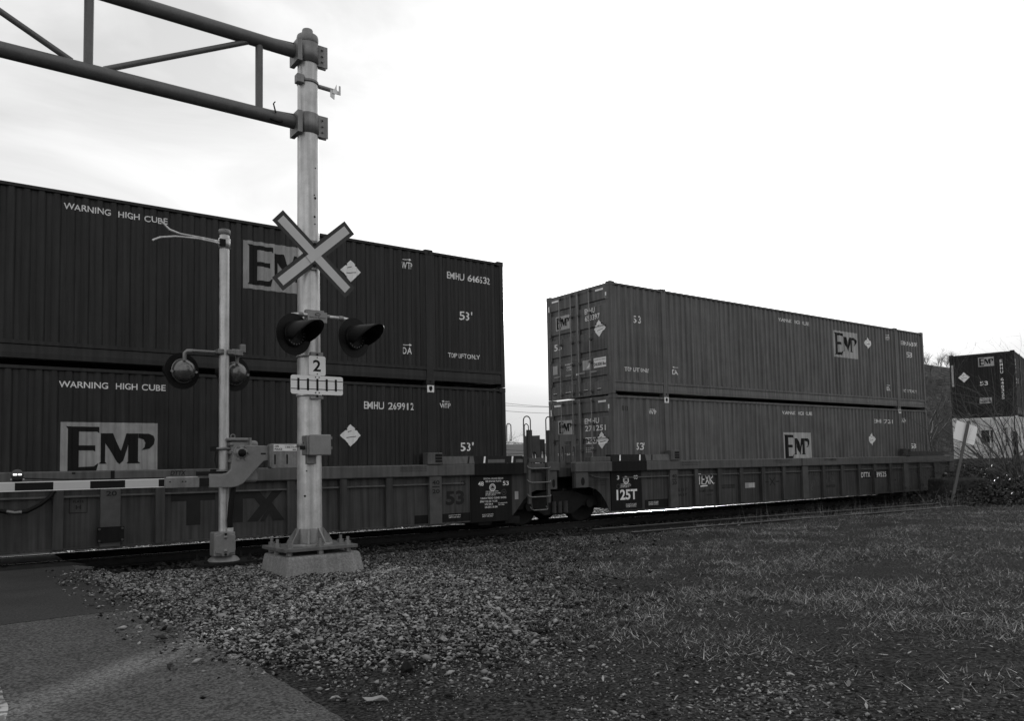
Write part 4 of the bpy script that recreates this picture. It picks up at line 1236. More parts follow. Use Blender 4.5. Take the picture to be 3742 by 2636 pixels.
for zz in (7.03, 6.03):
    c = MB().lathe([(.142, zz - .14), (.155, zz - .14), (.155, zz + .14), (.142, zz + .14)], (PX, PY, 0), (0, 0, 1), 32).build('clamp_band', GALVD, mast)
    MB().prism([(-.10, -.16), (-.16, .0), (-.12, .14), (-.05, .15), (-.05, -.16)], 'x', 0, .01)
    MB().box(PX + .10, PX + .25, PY - .10, PY - .075, zz - .16, zz + .14).build('clamp_flange', GALVD, mast)
    MB().box(PX + .10, PX + .25, PY - .04, PY - .015, zz - .16, zz + .14).build('clamp_flange', GALVD, mast)
    MB().box(PX - .20, PX - .135, PY - .15, PY + .15, zz - .17, zz + .13).build('clamp_plate', GALVD, mast)
    for q in (-.09, -.01, .08):
        MB().cyl((PX + .17, PY - .13, zz + q), (PX + .17, PY + .02, zz + q), .014, n=8).build('clamp_bolt', GALVD, mast)
    MB().prism([(PX - .16, zz + .085), (PX - .16, zz + .12), (PX - .62, zz + .085)], 'y', ty - .01, ty + .01).build('chord_gusset', TRUSS, mast)
# spare bracket near the top
MB().lathe([(.138, 6.60), (.148, 6.60), (.148, 6.64), (.138, 6.64)], (PX, PY, 0), (0, 0, 1), 32).build('bracket_band', GALVD, mast)
MB().box(PX - .20, PX - .10, PY - .13, PY - .02, 6.56, 6.68).build('bracket_clamp', GALVD, mast, bevel=.01)
MB().cyl((PX + .13, PY - .02, 6.62), (PX + .40, PY - .05, 6.60), .03, n=12).build('bracket_arm', GALVD, mast)
MB().prism([(PX + .33, 6.55), (PX + .45, 6.55), (PX + .45, 6.68), (PX + .425, 6.68), (PX + .425, 6.60), (PX + .39, 6.60), (PX + .39, 6.69), (PX + .36, 6.62), (PX + .33, 6.60)], 'y', PY - .085, PY - .075).build('bracket_plate', GALV, mast)
MB().prism([(PX + .30, 6.50), (PX + .36, 6.47), (PX + .37, 6.60), (PX + .30, 6.60)], 'y', PY - .075, PY - .065).build('bracket_plate', GALV, mast)
MB().tube([(-10.32 + .10 * math.cos(q), ty + .10 * math.sin(q), 6.03 + .09 * math.sin(q)) for q in np.linspace(0, 2 * PI, 14)], .014, 6).build('cable_tie', BLK, mast)
MB().tube([(-10.34, ty - .1, 6.05), (-10.38, ty - .12, 6.16), (-10.35, ty - .1, 6.20)], .010, 6).build('cable_tie', BLK, mast)
# rust pits on the pole
for (zz, aa, hh) in ((4.62, .25, .02), (4.72, .22, .03), (4.98, .3, .035), (5.02, .2, .02), (1.28, -.6, .02), (.95, -.75, .03), (5.4, .35, .02)):
    d = Vector((math.sin(aa), -math.cos(aa), 0)); rr_ = .165 - .0043 * (zz - .33)
    p = Vector((PX, PY, zz)) + d * (rr_ - .002)
    MB().cyl(p, p + d * .006, hh * .5, n=8).build('rust_spot', IRON, mast)

# ---- crossbuck
YX = PY - .20
xb_ = thing('crossbuck_sign', 'X-shaped railway crossbuck with dark border on the tall pole', 'sign', (-9.845, YX, 4.25))
def board(ang_, yoff):
    c, s_ = math.cos(ang_), math.sin(ang_)
    def q(l, w_):
        return (-9.845 + l * c - w_ * s_, 4.18 + l * s_ + w_ * c)
    L_, Wd_ = .685, .108
    o = MB().prism([q(-L_, -Wd_), q(L_, -Wd_), q(L_, Wd_), q(-L_, Wd_)], 'y', YX + yoff, YX + yoff + .003).build('board', SIGNB, xb_, bevel=.0)
    L2, W2 = L_ - .052, Wd_ - .05
    MB().prism([q(-L2, -W2), q(L2, -W2), q(L2, W2), q(-L2, W2)], 'y', YX + yoff - .0015, YX + yoff + .0005).build('board_face', SIGNX, o)
board(-math.radians(42), 0.006); board(math.radians(42), 0.012)
ca_, sa_ = math.cos(math.radians(42)), math.sin(math.radians(42))
MB().prism([(-9.845 + l_ * ca_ - w_ * sa_, 4.18 + l_ * sa_ + w_ * ca_) for l_, w_ in ((-.118, -.058), (.118, -.058), (.118, .058), (-.118, .058))], 'y', YX + .001, YX + .0025).build('board_centre', SIGNX, xb_)
for zz in (4.18 + .145, 4.18 - .145):
    MB().cyl((-9.845, YX - .004, zz), (-9.845, YX + .01, zz), .022, n=10).build('bolt', BLK, xb_)
MB().box(-9.885, -9.805, YX + .016, PY - .12, 3.98, 4.38).build('mount_bracket', GALVD, xb_)

# ---- flashing light pair on the pole
def facing(az):
    return Vector((math.sin(az), -math.cos(az), 0))
def signal_head(parent, c, d, r, hood=True, lens=True, hl=.50):
    c = Vector(c); d = Vector(d).normalized()
    o = MB().lathe([(.0, -.004), (r, -.004), (r, .006), (.0, .006)], c, d, 40, smooth=False).build('background_disc', BLK, parent)
    MB().lathe([(.11, .006), (.165, .008), (.165, .05), (.15, .05), (.14, .012)], c, d, 32).build('lens_ring', BLK, o)
    if lens:
        MB().lathe([(.0, .05), (.08, .045), (.14, .02)], c, d, 32).build('lens', LENS, o)
        for k in range(20):
            a_ = 2 * PI * k / 20
            u = d.orthogonal().normalized(); v = d.cross(u)
            p = c + (u * math.cos(a_) + v * math.sin(a_)) * .135 + d * .03
            MB().cyl(p, p + d * .008, .010, n=6).build('lens_stud', material('lens_stud', .12, .1, .3), o)
    # dome-shaped housing behind
    MB().lathe([(.0, -.20), (.05, -.195), (.11, -.165), (.15, -.10), (.165, -.03), (.165, -.004)], c, d, 32).build('housing', DOME, o)
    MB().lathe([(.165, -.03), (.176, -.03), (.176, -.015), (.165, -.015)], c, d, 32).build('housing_rim', DOME, o)
    if hood:
        up = Vector((0, 0, 1)); rt = d.cross(up).normalized()
        vv = []; n = 17; m = 7
        for i in range(n):
            a_ = math.radians(-28 + 236 * i / (n - 1))
            ln = hl * (.22 + .78 * max(0, math.sin(max(0, min(PI, (a_ + .5) / (PI + 1.0) * PI)))) ** .8)
            for j in range(m):
                t_ = j / (m - 1)
                rr_ = .165 * (1 - .04 * t_)
                p = c + rt * math.cos(a_) * rr_ + up * math.sin(a_) * rr_ + d * (.02 + ln * t_) - up * (.03 * t_ * t_)
                vv.append(p)
        fs = [(i * m + j, i * m + j + 1, (i + 1) * m + j + 1, (i + 1) * m + j) for i in range(n - 1) for j in range(m - 1)]
        h_ = MB().add(vv, fs, True).build('hood', BLK, o, recalc=False)
        so = h_.modifiers.new('thick', 'SOLIDIFY'); so.thickness = .006
    return o
YS = PY - .30
sg = thing('crossing_signal', 'pair of black hooded flashing lights facing the road, mounted on the tall pole', 'signal', (PX, YS, 3.1), 0, 'flashing light pairs at the crossing')
d1 = facing(math.radians(17))
signal_head(sg, (-10.18, YS, 3.06), d1, .275)
signal_head(sg, (-9.33, YS, 3.08), d1, .275)
for xe, yy in ((-10.18, YS), (-9.33, YS)):
    MB().tube([(PX - .10 if xe < PX else PX + .12, YS + .10, 3.35), (xe + (.10 if xe < PX else -.12), yy + .10, 3.35), (xe + (.02 if xe < PX else -.02), yy + .11, 3.34), (xe, yy + .11, 3.29), (xe, yy + .09, 3.20)], .026, 10).build('arm_pipe', GALV, sg)
MB().box(PX - .12, PX + .14, PY - .20, PY - .13, 3.27, 3.43).build('arm_bracket', GALVD, sg, bevel=.01)
for xx in (-10.05, -9.68, -9.48):
    MB().cyl((xx - .03, YS + .10, 3.35), (xx + .03, YS + .10, 3.35), .034, n=10).build('pipe_coupling', GALVD, sg)
pl_ = MB().box(-10.01, -9.74, PY - .352, PY - .344, 3.235, 3.375).build('maker_plate', CAST, sg, bevel=.003)
MB().box(-9.93, -9.81, PY - .344, PY - .2, 3.28, 3.34).build('plate_bracket', GALVD, sg)
wpl = Wall(sg, lambda u, z, e: (u - PX, PY - .352 - e - YS, z - 3.1), [])
wpl.text('Railtron Systems', -9.985, -9.765, 3.285, .022, BLACKMARK, .01, .004); wpl.text('Corp.', -9.915, -9.835, 3.25, .022, BLACKMARK, .01, .004)
wpl.stroke('plate_emblem', [[(-9.91, 3.33), (-9.85, 3.325), (-9.835, 3.345), (-9.865, 3.36), (-9.90, 3.352), (-9.91, 3.33)]], .008, BLACKMARK, .004)

# ---- "2 tracks" plates
def rounded(cx, cz, w_, h_, r_, n=5):
    P_ = []
    for (sx, sz, a0) in ((1, 1, 0), (-1, 1, PI / 2), (-1, -1, PI), (1, -1, 1.5 * PI)):
        for k in range(n + 1):
            a_ = a0 + PI / 2 * k / n
            P_.append((cx + sx * (w_ / 2 - r_) + r_ * math.cos(a_), cz + sz * (h_ / 2 - r_) + r_ * math.sin(a_)))
    return P_
YN = PY - .215
n2 = thing('number_sign', 'small white square plate with the number 2 on the tall pole', 'sign', (-9.826, YN, 2.677))
MB().prism(rounded(-9.826, 2.677, .235, .26, .025), 'y', YN, YN + .003).build('plate', SIGNW, n2)
wn_ = Wall(n2, lambda u, z, e: (u + 9.826, -e, z - 2.677), [])
wn_.text('2', -9.886, -9.776, 2.60, .155, BLACKMARK, .02, .0015)
for zz in (2.787, 2.567):
    MB().cyl((-9.826, YN - .004, zz), (-9.826, YN, zz), .008, n=8).build('bolt', BLK, n2)
MB().box(-9.91, -9.74, YN + .005, PY - .14, 2.79, 2.86).build('mount_bracket', GALVD, n2)
MB().cyl((-9.826, YN + .0, 2.825), (-9.826, YN - .006, 2.825), .016, n=8).build('bolt', BLK, n2)
MB().lathe([(.16, 2.80), (.168, 2.80), (.168, 2.825), (.16, 2.825)], (PX, PY, 0), (0, 0, 1), 32).build('strap', GALVD, n2)
rs = thing('track_symbol_sign', 'wide white plate with a black railway track symbol below the number 2', 'sign', (-9.826, YN, 2.417))
MB().prism(rounded(-9.826, 2.417, .73, .25, .03), 'y', YN, YN + .003).build('plate', SIGNW, rs)
wr = Wall(rs, lambda u, z, e: (u + 9.826, -e, z - 2.417), [])
for zz in (2.477, 2.362):
    wr.rect('rail_line', -9.826 - .362, -9.826 + .362, zz - .005, zz + .005, BLACKMARK, .0015)
for k in range(5):
    u = -9.826 + (k - 2) * .131
    wr.rect('tie_bar', u - .015, u + .015, 2.342, 2.502, BLACKMARK, .003)
for dx in (-.025, .025):
    for zz in (2.522, 2.317):
        MB().cyl((-9.826 + dx, YN - .004, zz), (-9.826 + dx, YN, zz), .009, n=8).build('bolt', BLK, rs)
MB().box(-9.91, -9.74, YN + .005, PY - .14, 2.235, 2.27).build('mount_bracket', GALVD, rs)
MB().cyl((-9.826, YN - .004, 2.27), (-9.826, YN + .006, 2.27), .016, n=8).build('bolt', BLK, rs)
MB().lathe([(.161, 2.275), (.169, 2.275), (.169, 2.305), (.161, 2.305)], (PX, PY, 0), (0, 0, 1), 32).build('strap', GALV, rs)
# ---- junction box
jb = thing('junction_box', 'small grey metal junction box strapped to the tall pole', 'box', (-9.855, PY - .30, 1.6))
MB().box(-10.025, -9.755, PY - .36, PY - .155, 1.485,1.745).build('box_body', CAST, jb, bevel=.012)
MB().box(-10.010, -9.710, PY - .395, PY - .362, 1.478, 1.753).build('box_door', CAST, jb, bevel=.02, seg=3)
for zz in (1.56, 1.69):
    MB().box(-9.708, -9.695, PY - .385, PY - .36, zz, zz + .035).build('hinge', GALVD, jb)
MB().lathe([(.158, 1.60), (.166, 1.60), (.166, 1.64), (.158, 1.64)], (PX, PY, 0), (0, 0, 1), 32).build('strap', GALVD, jb)
MB().box(-9.975, -9.845, PY - .22, PY - .15, 1.37, 1.50).build('conduit_nipple', GALVD, jb, bevel=.01)
MB().tube([(-10.055, PY - .30, 1.64), (-10.075, PY - .33, 1.66), (-10.095, PY - .33, 1.63), (-10.075, PY - .33, 1.60), (-10.045, PY - .31, 1.60)], .008, 6).build('padlock', GALVD, jb)
MB().box(-10.110, -10.050, PY - .35, PY - .315, 1.555, 1.605).build('padlock_body', IRON, jb)

# ================================================================== GATE
MX, MY = -10.575, -3.05
gt = thing('crossing_gate', 'slim galvanized mast with lowered striped gate arm and grey gate mechanism', 'crossing gate', (MX, MY, 0))
MB().cyl((MX, MY, .05), (MX, MY, 4.78), .0705, n=28).build('mast', GALV, gt)
MB().lathe([(.075, 4.72), (.083, 4.725), (.083, 4.79), (.078, 4.80), (.0, 4.805)], (MX, MY, 0), (0, 0, 1), 28).build('mast_cap', GALVD, gt)
mb = MB().box(MX - .38, MX + .38, MY - .30, MY + .30, .0, .035)
mb.build('base_plate', IRON, gt, bevel=.005)
MB().lathe([(.22, .035), (.20, .07), (.13, .12), (.105, .30), (.10, .34), (.075, .36)], (MX, MY, 0), (0, 0, 1), 24).build('base_casting', CAST, gt)
for (dx, dy) in ((-.30, -.22), (.30, -.22), (-.30, .22), (.30, .22)):
    MB().cyl((MX + dx, MY + dy, .03), (MX + dx, MY + dy, .13), .018, n=8).build('anchor_bolt', IRON, gt)
    MB().cyl((MX + dx, MY + dy, .035), (MX + dx, MY + dy, .065), .034, n=6, smooth=False).build('nut', IRON, gt)
bx_ = MB().box(MX - .19, MX + .105, MY - .20, MY + .02, .115, .45).build('junction_base', CAST, gt, bevel=.02, seg=3)
P_ = [(MX - .04 + q, z_) for q, z_ in ((-.13, .16), (-.06, .15), (-.04, .11), (.04, .11), (.06, .15), (.13, .16), (.14, .20), (.14, .38), (.13, .41), (.06, .42), (.04, .455), (-.04, .455), (-.06, .42), (-.13, .41), (-.14, .38), (-.14, .20))]
MB().prism(P_, 'y', MY - .225, MY - .201).build('junction_cover', CAST, gt, bevel=.01)
for zz in (.14, .42):
    MB().cyl((MX - .04, MY - .24, zz), (MX - .04, MY - .224, zz), .018, n=10).build('cover_bolt', IRON, gt)
    MB().lathe([(.03, 0), (.0, .03)], (MX - .04, MY - .225, zz - .04 if zz > .3 else zz + .05), (0, -1, 0), 10).build('cover_boss', CAST, gt)
MB().tube([(MX + .06, MY - .10, .44), (MX + .05, MY - .11, .60), (MX + .065, MY - .12, .85), (MX + .10, MY - .11, 1.05), (MX + .12, MY - .06, 1.18)], .038, 12).build('cable_hose', BLK, gt)
MB().cyl((MX + .06, MY - .10, .44), (MX + .06, MY - .10, .50), .046, n=14).build('hose_collar', GALV, gt)
# mechanism housing
mh = MB().box(MX + .06, MX + .45, MY - .16, MY + .16, 1.13, 1.735).build('mechanism_housing', CAST, gt, bevel=.05, seg=4)
MB().box(MX + .0, MX + .30, MY - .19, MY + .17, 1.725, 1.77).build('housing_lid', CAST, gt, bevel=.015)
MB().lathe([(.028, 1.76), (.028, 1.775), (.0, 1.78)], (MX + .10, MY - .1, 0), (0, 0, 1), 10).build('lid_bolt', GALVD, gt)
MB().tube([(MX + .08 + .03 * math.cos(q), MY - .15, 1.79 + .03 * math.sin(q)) for q in np.linspace(0, 2 * PI, 12)], .008, 6).build('lifting_eye', GALVD, gt)
MB().box(MX + .30, MX + .33, MY - .20, MY - .16, 1.62, 1.77).build('lid_latch', CAST, gt)
for zz in (1.66, 1.54, 1.42):
    MB().box(MX + .035, MX + .09, MY - .17, MY - .02, zz, zz + .05).build('housing_step', CAST, gt, bevel=.01)
# swing bracket with the bolt circle
br = [(-10.85, 1.265), (-10.67, 1.262), (-10.60, 1.275), (-10.555, 1.32), (-10.54, 1.42), (-10.525, 1.55), (-10.485, 1.64), (-10.42, 1.665), (-10.085, 1.655), (-10.017, 1.65), (-10.017, 1.44), (-10.085, 1.43), (-10.16, 1.355), (-10.375, 1.12), (-10.46, 1.08), (-10.547, 1.066), (-10.85, 1.073)]
sb_ = MB().prism(br, 'y', MY - .255, MY - .205).build('swing_bracket', CAST, gt, bevel=.012)
hub = (-10.405, MY - .256, 1.553)
MB().lathe([(.085, 0), (.08, .012), (.0, .014)], hub, (0, -1, 0), 24).build('hub', CAST, sb_)
MB().lathe([(.055, .0), (.055, .03), (.03, .04), (.0, .045)], (hub[0], hub[1] - .006, hub[2]), (0, -1, 0), 20).build('shaft_end', BLK, sb_)
for k in range(6):
    a_ = k * PI / 3
    MB().cyl((hub[0] + .10 * math.cos(a_), hub[1] + .004, hub[2] + .10 * math.sin(a_)), (hub[0] + .10 * math.cos(a_), hub[1] - .022, hub[2] + .10 * math.sin(a_)), .019, n=6, smooth=False).build('hub_bolt', GALVD, sb_)
MB().box(-10.13, -10.06, hub[1] - .004, hub[1] + .002, 1.53, 1.55).build('bracket_slot', BLK, sb_)
MB().box(-10.015, -9.95, MY - .25, MY - .21, 1.44, 1.648).build('weight_tongue', GALVD, gt, bevel=.005)
cw_ = MB().prism(rounded(-9.78, 1.503, .48, .36, .05), 'y', MY - .31, MY - .17).build('counterweight', GALVD, gt, bevel=.008)
for xx in (-9.944, -9.764, -9.6):
    MB().box(xx - .009, xx + .009, MY - .316, MY - .308, 1.385, 1.525).build('weight_slot', BLK, cw_)
wl = Wall(gt, lambda u, z, e: (u - MX, -.31 - e, z), [])
wl.rect('phone_label', -9.965, -9.56, 1.575, 1.67, SIGNW, .003)
wl.text('CPR', -9.95, -9.885, 1.627, .028, BLACKMARK, .02, .006); wl.text('POLICE', -9.95, -9.84, 1.588, .028, BLACKMARK, .02, .006)
wl.text('IN AN EMERGENCY', -9.80, -9.66, 1.652, .012, BLACKMARK, .0, .006); wl.text('1-800-716-9132', -9.79, -9.58, 1.618, .025, BLACKMARK, .015, .006); wl.text('MILE 20', -9.68, -9.60, 1.584, .02, BLACKMARK, .01, .006)
# mast clamps
for zz in (1.62, 1.30):
    MB().lathe([(.072, zz - .02), (.088, zz - .02), (.088, zz + .02), (.072, zz + .02)], (MX, MY, 0), (0, 0, 1), 20).build('mast_clamp', GALVD, gt)
    MB().cyl((MX - .18, MY - .08, zz), (MX + .10, MY - .10, zz), .016, n=8).build('clamp_bolt', GALVD, gt)
    MB().box(MX - .20, MX - .14, MY - .12, MY - .04, zz - .035, zz + .03).build('clamp_block', IRON, gt)
MB().tube([(MX - .13, MY - .08, 1.58), (MX - .15, MY - .09, 1.46), (MX - .12, MY - .09, 1.34)], .010, 6).build('cable', IRON, gt)
# arm
ya0, ya1 = MY - .255, MY - .225
arm = MB().box(-20.0, -11.40, ya0, ya1, 1.102, 1.218).build('gate_arm', GATEW, gt)
u = -11.33; k = 0
xe_ = [-11.40, -11.50]
while xe_[-1] > -19.5:
    xe_.append(xe_[-1] - .406)
for i in range(len(xe_) - 1):
    if i % 2 == 0:
        MB().box(xe_[i + 1], xe_[i], ya0 - .002, ya0 + .001, 1.112, 1.208).build('arm_stripe', BLK, arm)
    else:
        MB().box(xe_[i + 1], xe_[i], ya0 - .0018, ya0 + .001, 1.113, 1.207).build('arm_stripe', SIGNX, arm)
ad = MB().box(-11.43, -10.98, ya0 - .012, ya1 + .012, 1.085, 1.225).build('arm_adapter', GALVD, gt, bevel=.006)
for xx in (-11.36, -11.20, -11.16):
    MB().cyl((xx, ya0 - .018, 1.17), (xx, ya0 - .011, 1.17), .009, n=8).build('bolt', BLK, ad)
MB().box(-11.40, -11.0, ya0 - .0, ya1, 1.226, 1.236).build('arm_lip', GALV, gt)
MB().box(-11.0, -10.85, ya0 + .0, ya1 + .02, 1.10, 1.21).build('arm_root', IRON, gt)
MB().box(-11.0, -10.6, ya1 + .01, ya1 + .06, 1.24, 1.30).build('wire_box', IRON, gt)
# lit lamp on the arm
lampm = bpy.data.materials.new('lamp_lens_lit'); lampm.use_nodes = True
bn = lampm.node_tree.nodes['Principled BSDF']
bn.inputs['Base Color'].default_value = (.6, .6, .6, 1); bn.inputs['Emission Color'].default_value = (1, 1, 1, 1); bn.inputs['Emission Strength'].default_value = 1.4
XL = -13.10
lp = MB().lathe([(.0, -.035), (.06, -.033), (.068, -.02), (.068, .02), (.06, .033), (.0, .035)], (XL, (ya0 + ya1) / 2, 1.305), (0, -1, 0), 24).build('arm_lamp', LENS, gt)
MB().box(XL - .045, XL - .004, ya0 - .024, ya0 - .018, 1.298, 1.318).build('lamp_element', lampm, lp); MB().box(XL + .008, XL + .042, ya0 - .024, ya0 - .018, 1.299, 1.317).build('lamp_element', lampm, lp)
MB().box(XL - .05, XL + .05, ya0, ya1, 1.219, 1.255).build('lamp_bracket', BLK, lp)
for xx in (XL - .065, XL + .065):
    MB().cyl((xx, ya0, 1.25), (xx, ya0 - .012, 1.25), .009, n=8).build('lamp_screw', GALV, lp)
MB().tube([(XL + .06, ya1 + .01, 1.26), (-12.6, ya1 + .01, 1.235), (-12.2, ya1 + .012, 1.228), (-11.4, ya1 + .012, 1.226)], .008, 6).build('lamp_cable', BLK, lp)
# arm wires near mast top: cut conduit whips
for pts in ([(MX - .06, MY - .06, 4.60), (MX - .35, MY - .07, 4.615), (MX - .62, MY - .05, 4.63), (MX - .76, MY - .02, 4.68), (MX - .86, MY, 4.78)], [(MX - .06, MY - .07, 4.57), (MX - .4, MY - .09, 4.59), (MX - .7, MY - .1, 4.57), (MX - .9, MY - .12, 4.52), (MX - 1.0, MY - .13, 4.46)]):
    MB().tube(pts, .016, 8).build('whip_cable', GALV, gt)
MB().lathe([(.072, 4.52), (.084, 4.52), (.084, 4.67), (.072, 4.67)], (MX, MY, 0), (0, 0, 1), 20).build('whip_band', GALV, gt)
MB().box(MX - .09, MX - .01, MY - .10, MY - .06, 4.54, 4.64).build('whip_clamp', IRON, gt)
# ---- signal pair seen from behind on the gate mast
sg2 = thing('crossing_signal', 'pair of round flashing lights seen from behind, metal domes, on the slim gate mast', 'signal', (MX, MY, 2.9), 0, 'flashing light pairs at the crossing')
d2 = Vector((-.28, 1, 0)).normalized()
for xx, yy in ((-11.10, MY + .02), (-10.37, MY + .02)):
    signal_head(sg2, (xx, yy + .18, 2.73), d2, .26, hl=.34)
    MB().tube([(xx, yy + .05, 2.88), (xx, yy + .04, 2.97), (xx + .03, yy + .03, 3.0), (xx + (.10 if xx < MX else -.04), yy, 3.0)], .028, 10).build('arm_elbow', CAST, sg2)
    for q in (-.16, .165):
        MB().cyl((xx + q, yy + .10, 2.71), (xx + q, yy + .06, 2.71), .018, n=8).build('latch', CAST, sg2)
MB().cyl((-11.02, MY - .0, 3.0), (-10.40, MY + .0, 3.0), .022, n=12).build('arm_pipe', GALVD, sg2)
for xx in (MX - .12, MX + .02):
    MB().box(xx, xx + .09, MY - .12, MY + .10, 2.97, 3.04).build('arm_clamp', GALVD, sg2, bevel=.01)
MB().box(MX + .10, MX + .26, MY - .05, MY + .05, 2.97, 3.06).build('arm_bracket', GALVD, sg2, bevel=.01)
MB().box(MX + .22, MX + .30, MY - .04, MY + .05, 3.02, 3.14).build('arm_bracket', CAST, sg2, bevel=.01)

# ================================================================== RIGHT SIDE: leaning sign, block, shrubs, trees, hill
ls = thing('leaning_sign', 'blank back of a square sign on a leaning post beside the shrubs', 'sign', (10.15, -3.45, -.15))
pb, pt = Vector((10.15, -3.45, -.2)), Vector((11.35, -3.55, 2.35))
dd = (pt - pb).normalized()
MB().cyl(pb, pt, .045, n=8, smooth=False).build('post', material('weathered_post', .09, .3, .8, scale=10), ls)
u_ = Vector((.80, -.58, 0)); u_ = (u_ - dd * u_.dot(dd)).normalized(); nrm = u_.cross(dd)
ctr = pb + dd * ((pt - pb).length - .36) - nrm * .05
P_ = rounded(0, 0, .64, .62, .06)
vv = [ctr + u_ * a_ + dd * b_ for a_, b_ in P_] + [ctr + u_ * a_ + dd * b_ - nrm * .004 for a_, b_ in P_]
n = len(P_)
MB().add(vv, [(i, (i + 1) % n, n + (i + 1) % n, n + i) for i in range(n)] + [tuple(range(n)), tuple(range(2 * n - 1, n - 1, -1))]).build('panel', SIGNW, ls)
BLOCK = material('mossy_block', .035, .4, .95, scale=3, bump=.6, bscale=12, speck=.3, spec=0.12)
blk = MB().box(-.75, .75, -.45, .45, -.15, .72).build('stone_block', BLOCK, None, bevel=.10, seg=3)
blk.location = (12.2, -2.75, -.1); blk.rotation_euler = (0, .02, -.62)
tag(blk, 'dark mossy rectangular stone block behind the leaning sign post', 'block')

def grow(mb, p, d, L_, r, depth, r_, droop=0.0, nseg=5, spread=.7, kids=(2, 4)):
    pts = [p]; rs = [r]
    q = p.copy(); dd_ = d.copy()
    for i in range(nseg):
        dd_ = (dd_ + Vector((r_.gauss(0, .13), r_.gauss(0, .13), r_.gauss(0, .10) - droop))).normalized()
        q = q + dd_ * (L_ / nseg)
        pts.append(q.copy()); rs.append(r * (1 - .7 * (i + 1) / nseg))
    mb.tube(pts, rs, 5 if r > .02 else 3, smooth=True, caps=False)
    if depth > 0:
        for _ in range(r_.randint(*kids)):
            k = r_.randint(1, nseg)
            ax = Vector((r_.gauss(0, 1), r_.gauss(0, 1), r_.gauss(0, .7))).normalized()
            nd = ((pts[k] - pts[k - 1]).normalized() + ax * spread).normalized()
            grow(mb, pts[k], nd, L_ * r_.uniform(.45, .72), max(rs[k] * .7, .0025), depth - 1, r_, droop, nseg, spread, kids)
def shrub(label, loc, h, stems, seed, droop=.03, lean=(0, 0), depth=3, cat='shrub', r=.022, group=None):
    r_ = random.Random(seed)
    t = thing('bare_shrub', label, cat, loc, 0, group)
    for _ in range(stems):
        a_ = r_.uniform(0, 2 * PI)
        b = Vector((r_.gauss(0, .18), r_.gauss(0, .18), -.05))
        d = Vector((math.cos(a_) * .6 + lean[0], math.sin(a_) * .6 + lean[1], 1)).normalized()
        mb = MB()
        grow(mb, b, d, h * r_.uniform(.6, 1.05), r * r_.uniform(.6, 1.1), depth, r_, droop)
        mb.build('branch', BARK, t, world=False, recalc=False)
    return t
shrub('tall bare shrub with arching branches in front of the white container', (15.3, -3.55, -.15), 4.6, 22, 21, .07, (-.45, .25), 3, r=.034)
shrub('dense bare shrub crowding the track side of the tall arching one', (15.9, -2.6, -.15), 2.6, 18, 5, .08, (-.3, 0), 3, r=.026)
shrub('low bare shrub at the foot of the stone block', (13.3, -3.7, -.15), 1.5, 14, 8, .10, (-.2, 0), 2, r=.016)
shrub('low tangled bare shrub beyond the stone block', (14.9, -2.0, -.2), 2.0, 16, 31, .08, (-.3, 0), 3, r=.02)
shrub('thin leafless sapling left of the leaning sign post', (9.7, -3.1, -.15), .9, 3, 12, .02, (0, 0), 1, r=.012)
shrub('bare shrub at the outer edge of the thicket, leaning over the grass', (14.0, -4.35, -.15), 3.4, 12, 44, .07, (-.1, .2), 3, r=.026)
# ivy and bramble leaves on the ground around the shrubs
n = 15000
x = rng.normal(12.6, 1.9, n); y = rng.normal(-4.1, .75, n)
k = (y < -2.6) & (x > 9.0) & (y > -6)
x, y = x[k], y[k]; n = len(x)
blades('ground_cover', x, y, gzv(x, y) + rng.exponential(.10, n) * np.clip((x - 9) / 2, 0, 1), rng.uniform(.05, .10, n), rng.uniform(.05, .09, n), rng.uniform(.5, 1.5, n), LEAF, True)
n = 16000
x = rng.normal(15.2, 1.6, n); y = rng.normal(-2.9, .9, n); zz = np.abs(rng.normal(0, .45, n))
blades('bramble', x, y, zz - .2, rng.uniform(.04, .14, n), rng.uniform(.004, .03, n), rng.uniform(.2, 1.5, n), LEAF, True)

# hill with bare woods, seen between the stacks
HILL = material('far_hillside', .05, .6, .95, scale=.12, speck=.75, bscale=.9, hard=.12, spec=0.12)
hx = np.linspace(60, 330, 60); hy = np.linspace(-40, 260, 60)
def hz(x, y):
    r_ = math.exp(-((x - 195) / 75) ** 2 - ((y - 104) / 58) ** 2)
    return -.6 + 29 * r_ + 1.2 * mnoise.noise(Vector((x * .05, y * .05, 0))) * min(1, r_ * 6)
V = np.array([(x, y, hz(x, y)) for y in hy for x in hx])
ii, jj = np.meshgrid(np.arange(59), np.arange(59)); a = (jj * 60 + ii).ravel()
struct(mesh_np('hill', V, np.stack([a, a + 1, a + 61, a + 60], 1), HILL, smooth=True))
def far_tree_mesh(seed, h):
    r_ = random.Random(seed)
    tr = MB(); grow(tr, Vector((0, 0, -.3)), Vector((0, 0, 1)), h * .6, h * .022, 0, r_, 0, 5)
    cr = MB()
    for _ in range(9):
        z0 = h * r_.uniform(.2, .55); a_ = r_.uniform(0, 2 * PI)
        grow(cr, Vector((0, 0, z0)), Vector((math.cos(a_) * .6, math.sin(a_) * .6, .8)).normalized(), h * r_.uniform(.35, .55), h * .010, 3, r_, -.03, 4, .6, (3, 5))
    return tr, cr
def wood_tree(label, proto, loc, rz, sc, group):
    t = thing('bare_tree', label, 'tree', loc, rz, group)
    for nm, me in proto:
        o = bpy.data.objects.new(nm, me); COL.objects.link(o); o.parent = t
    t.scale = (sc, sc, sc)
    return t
protos = []
for sd in (2, 3, 4):
    tr, cr = far_tree_mesh(sd, 10.0)
    a_ = tr.build('trunk', BARKF, None, recalc=False); b_ = cr.build('crown', BARKF, None, recalc=False)
    protos.append([('trunk', a_.data), ('crown', b_.data)])
    bpy.data.objects.remove(a_); bpy.data.objects.remove(b_)
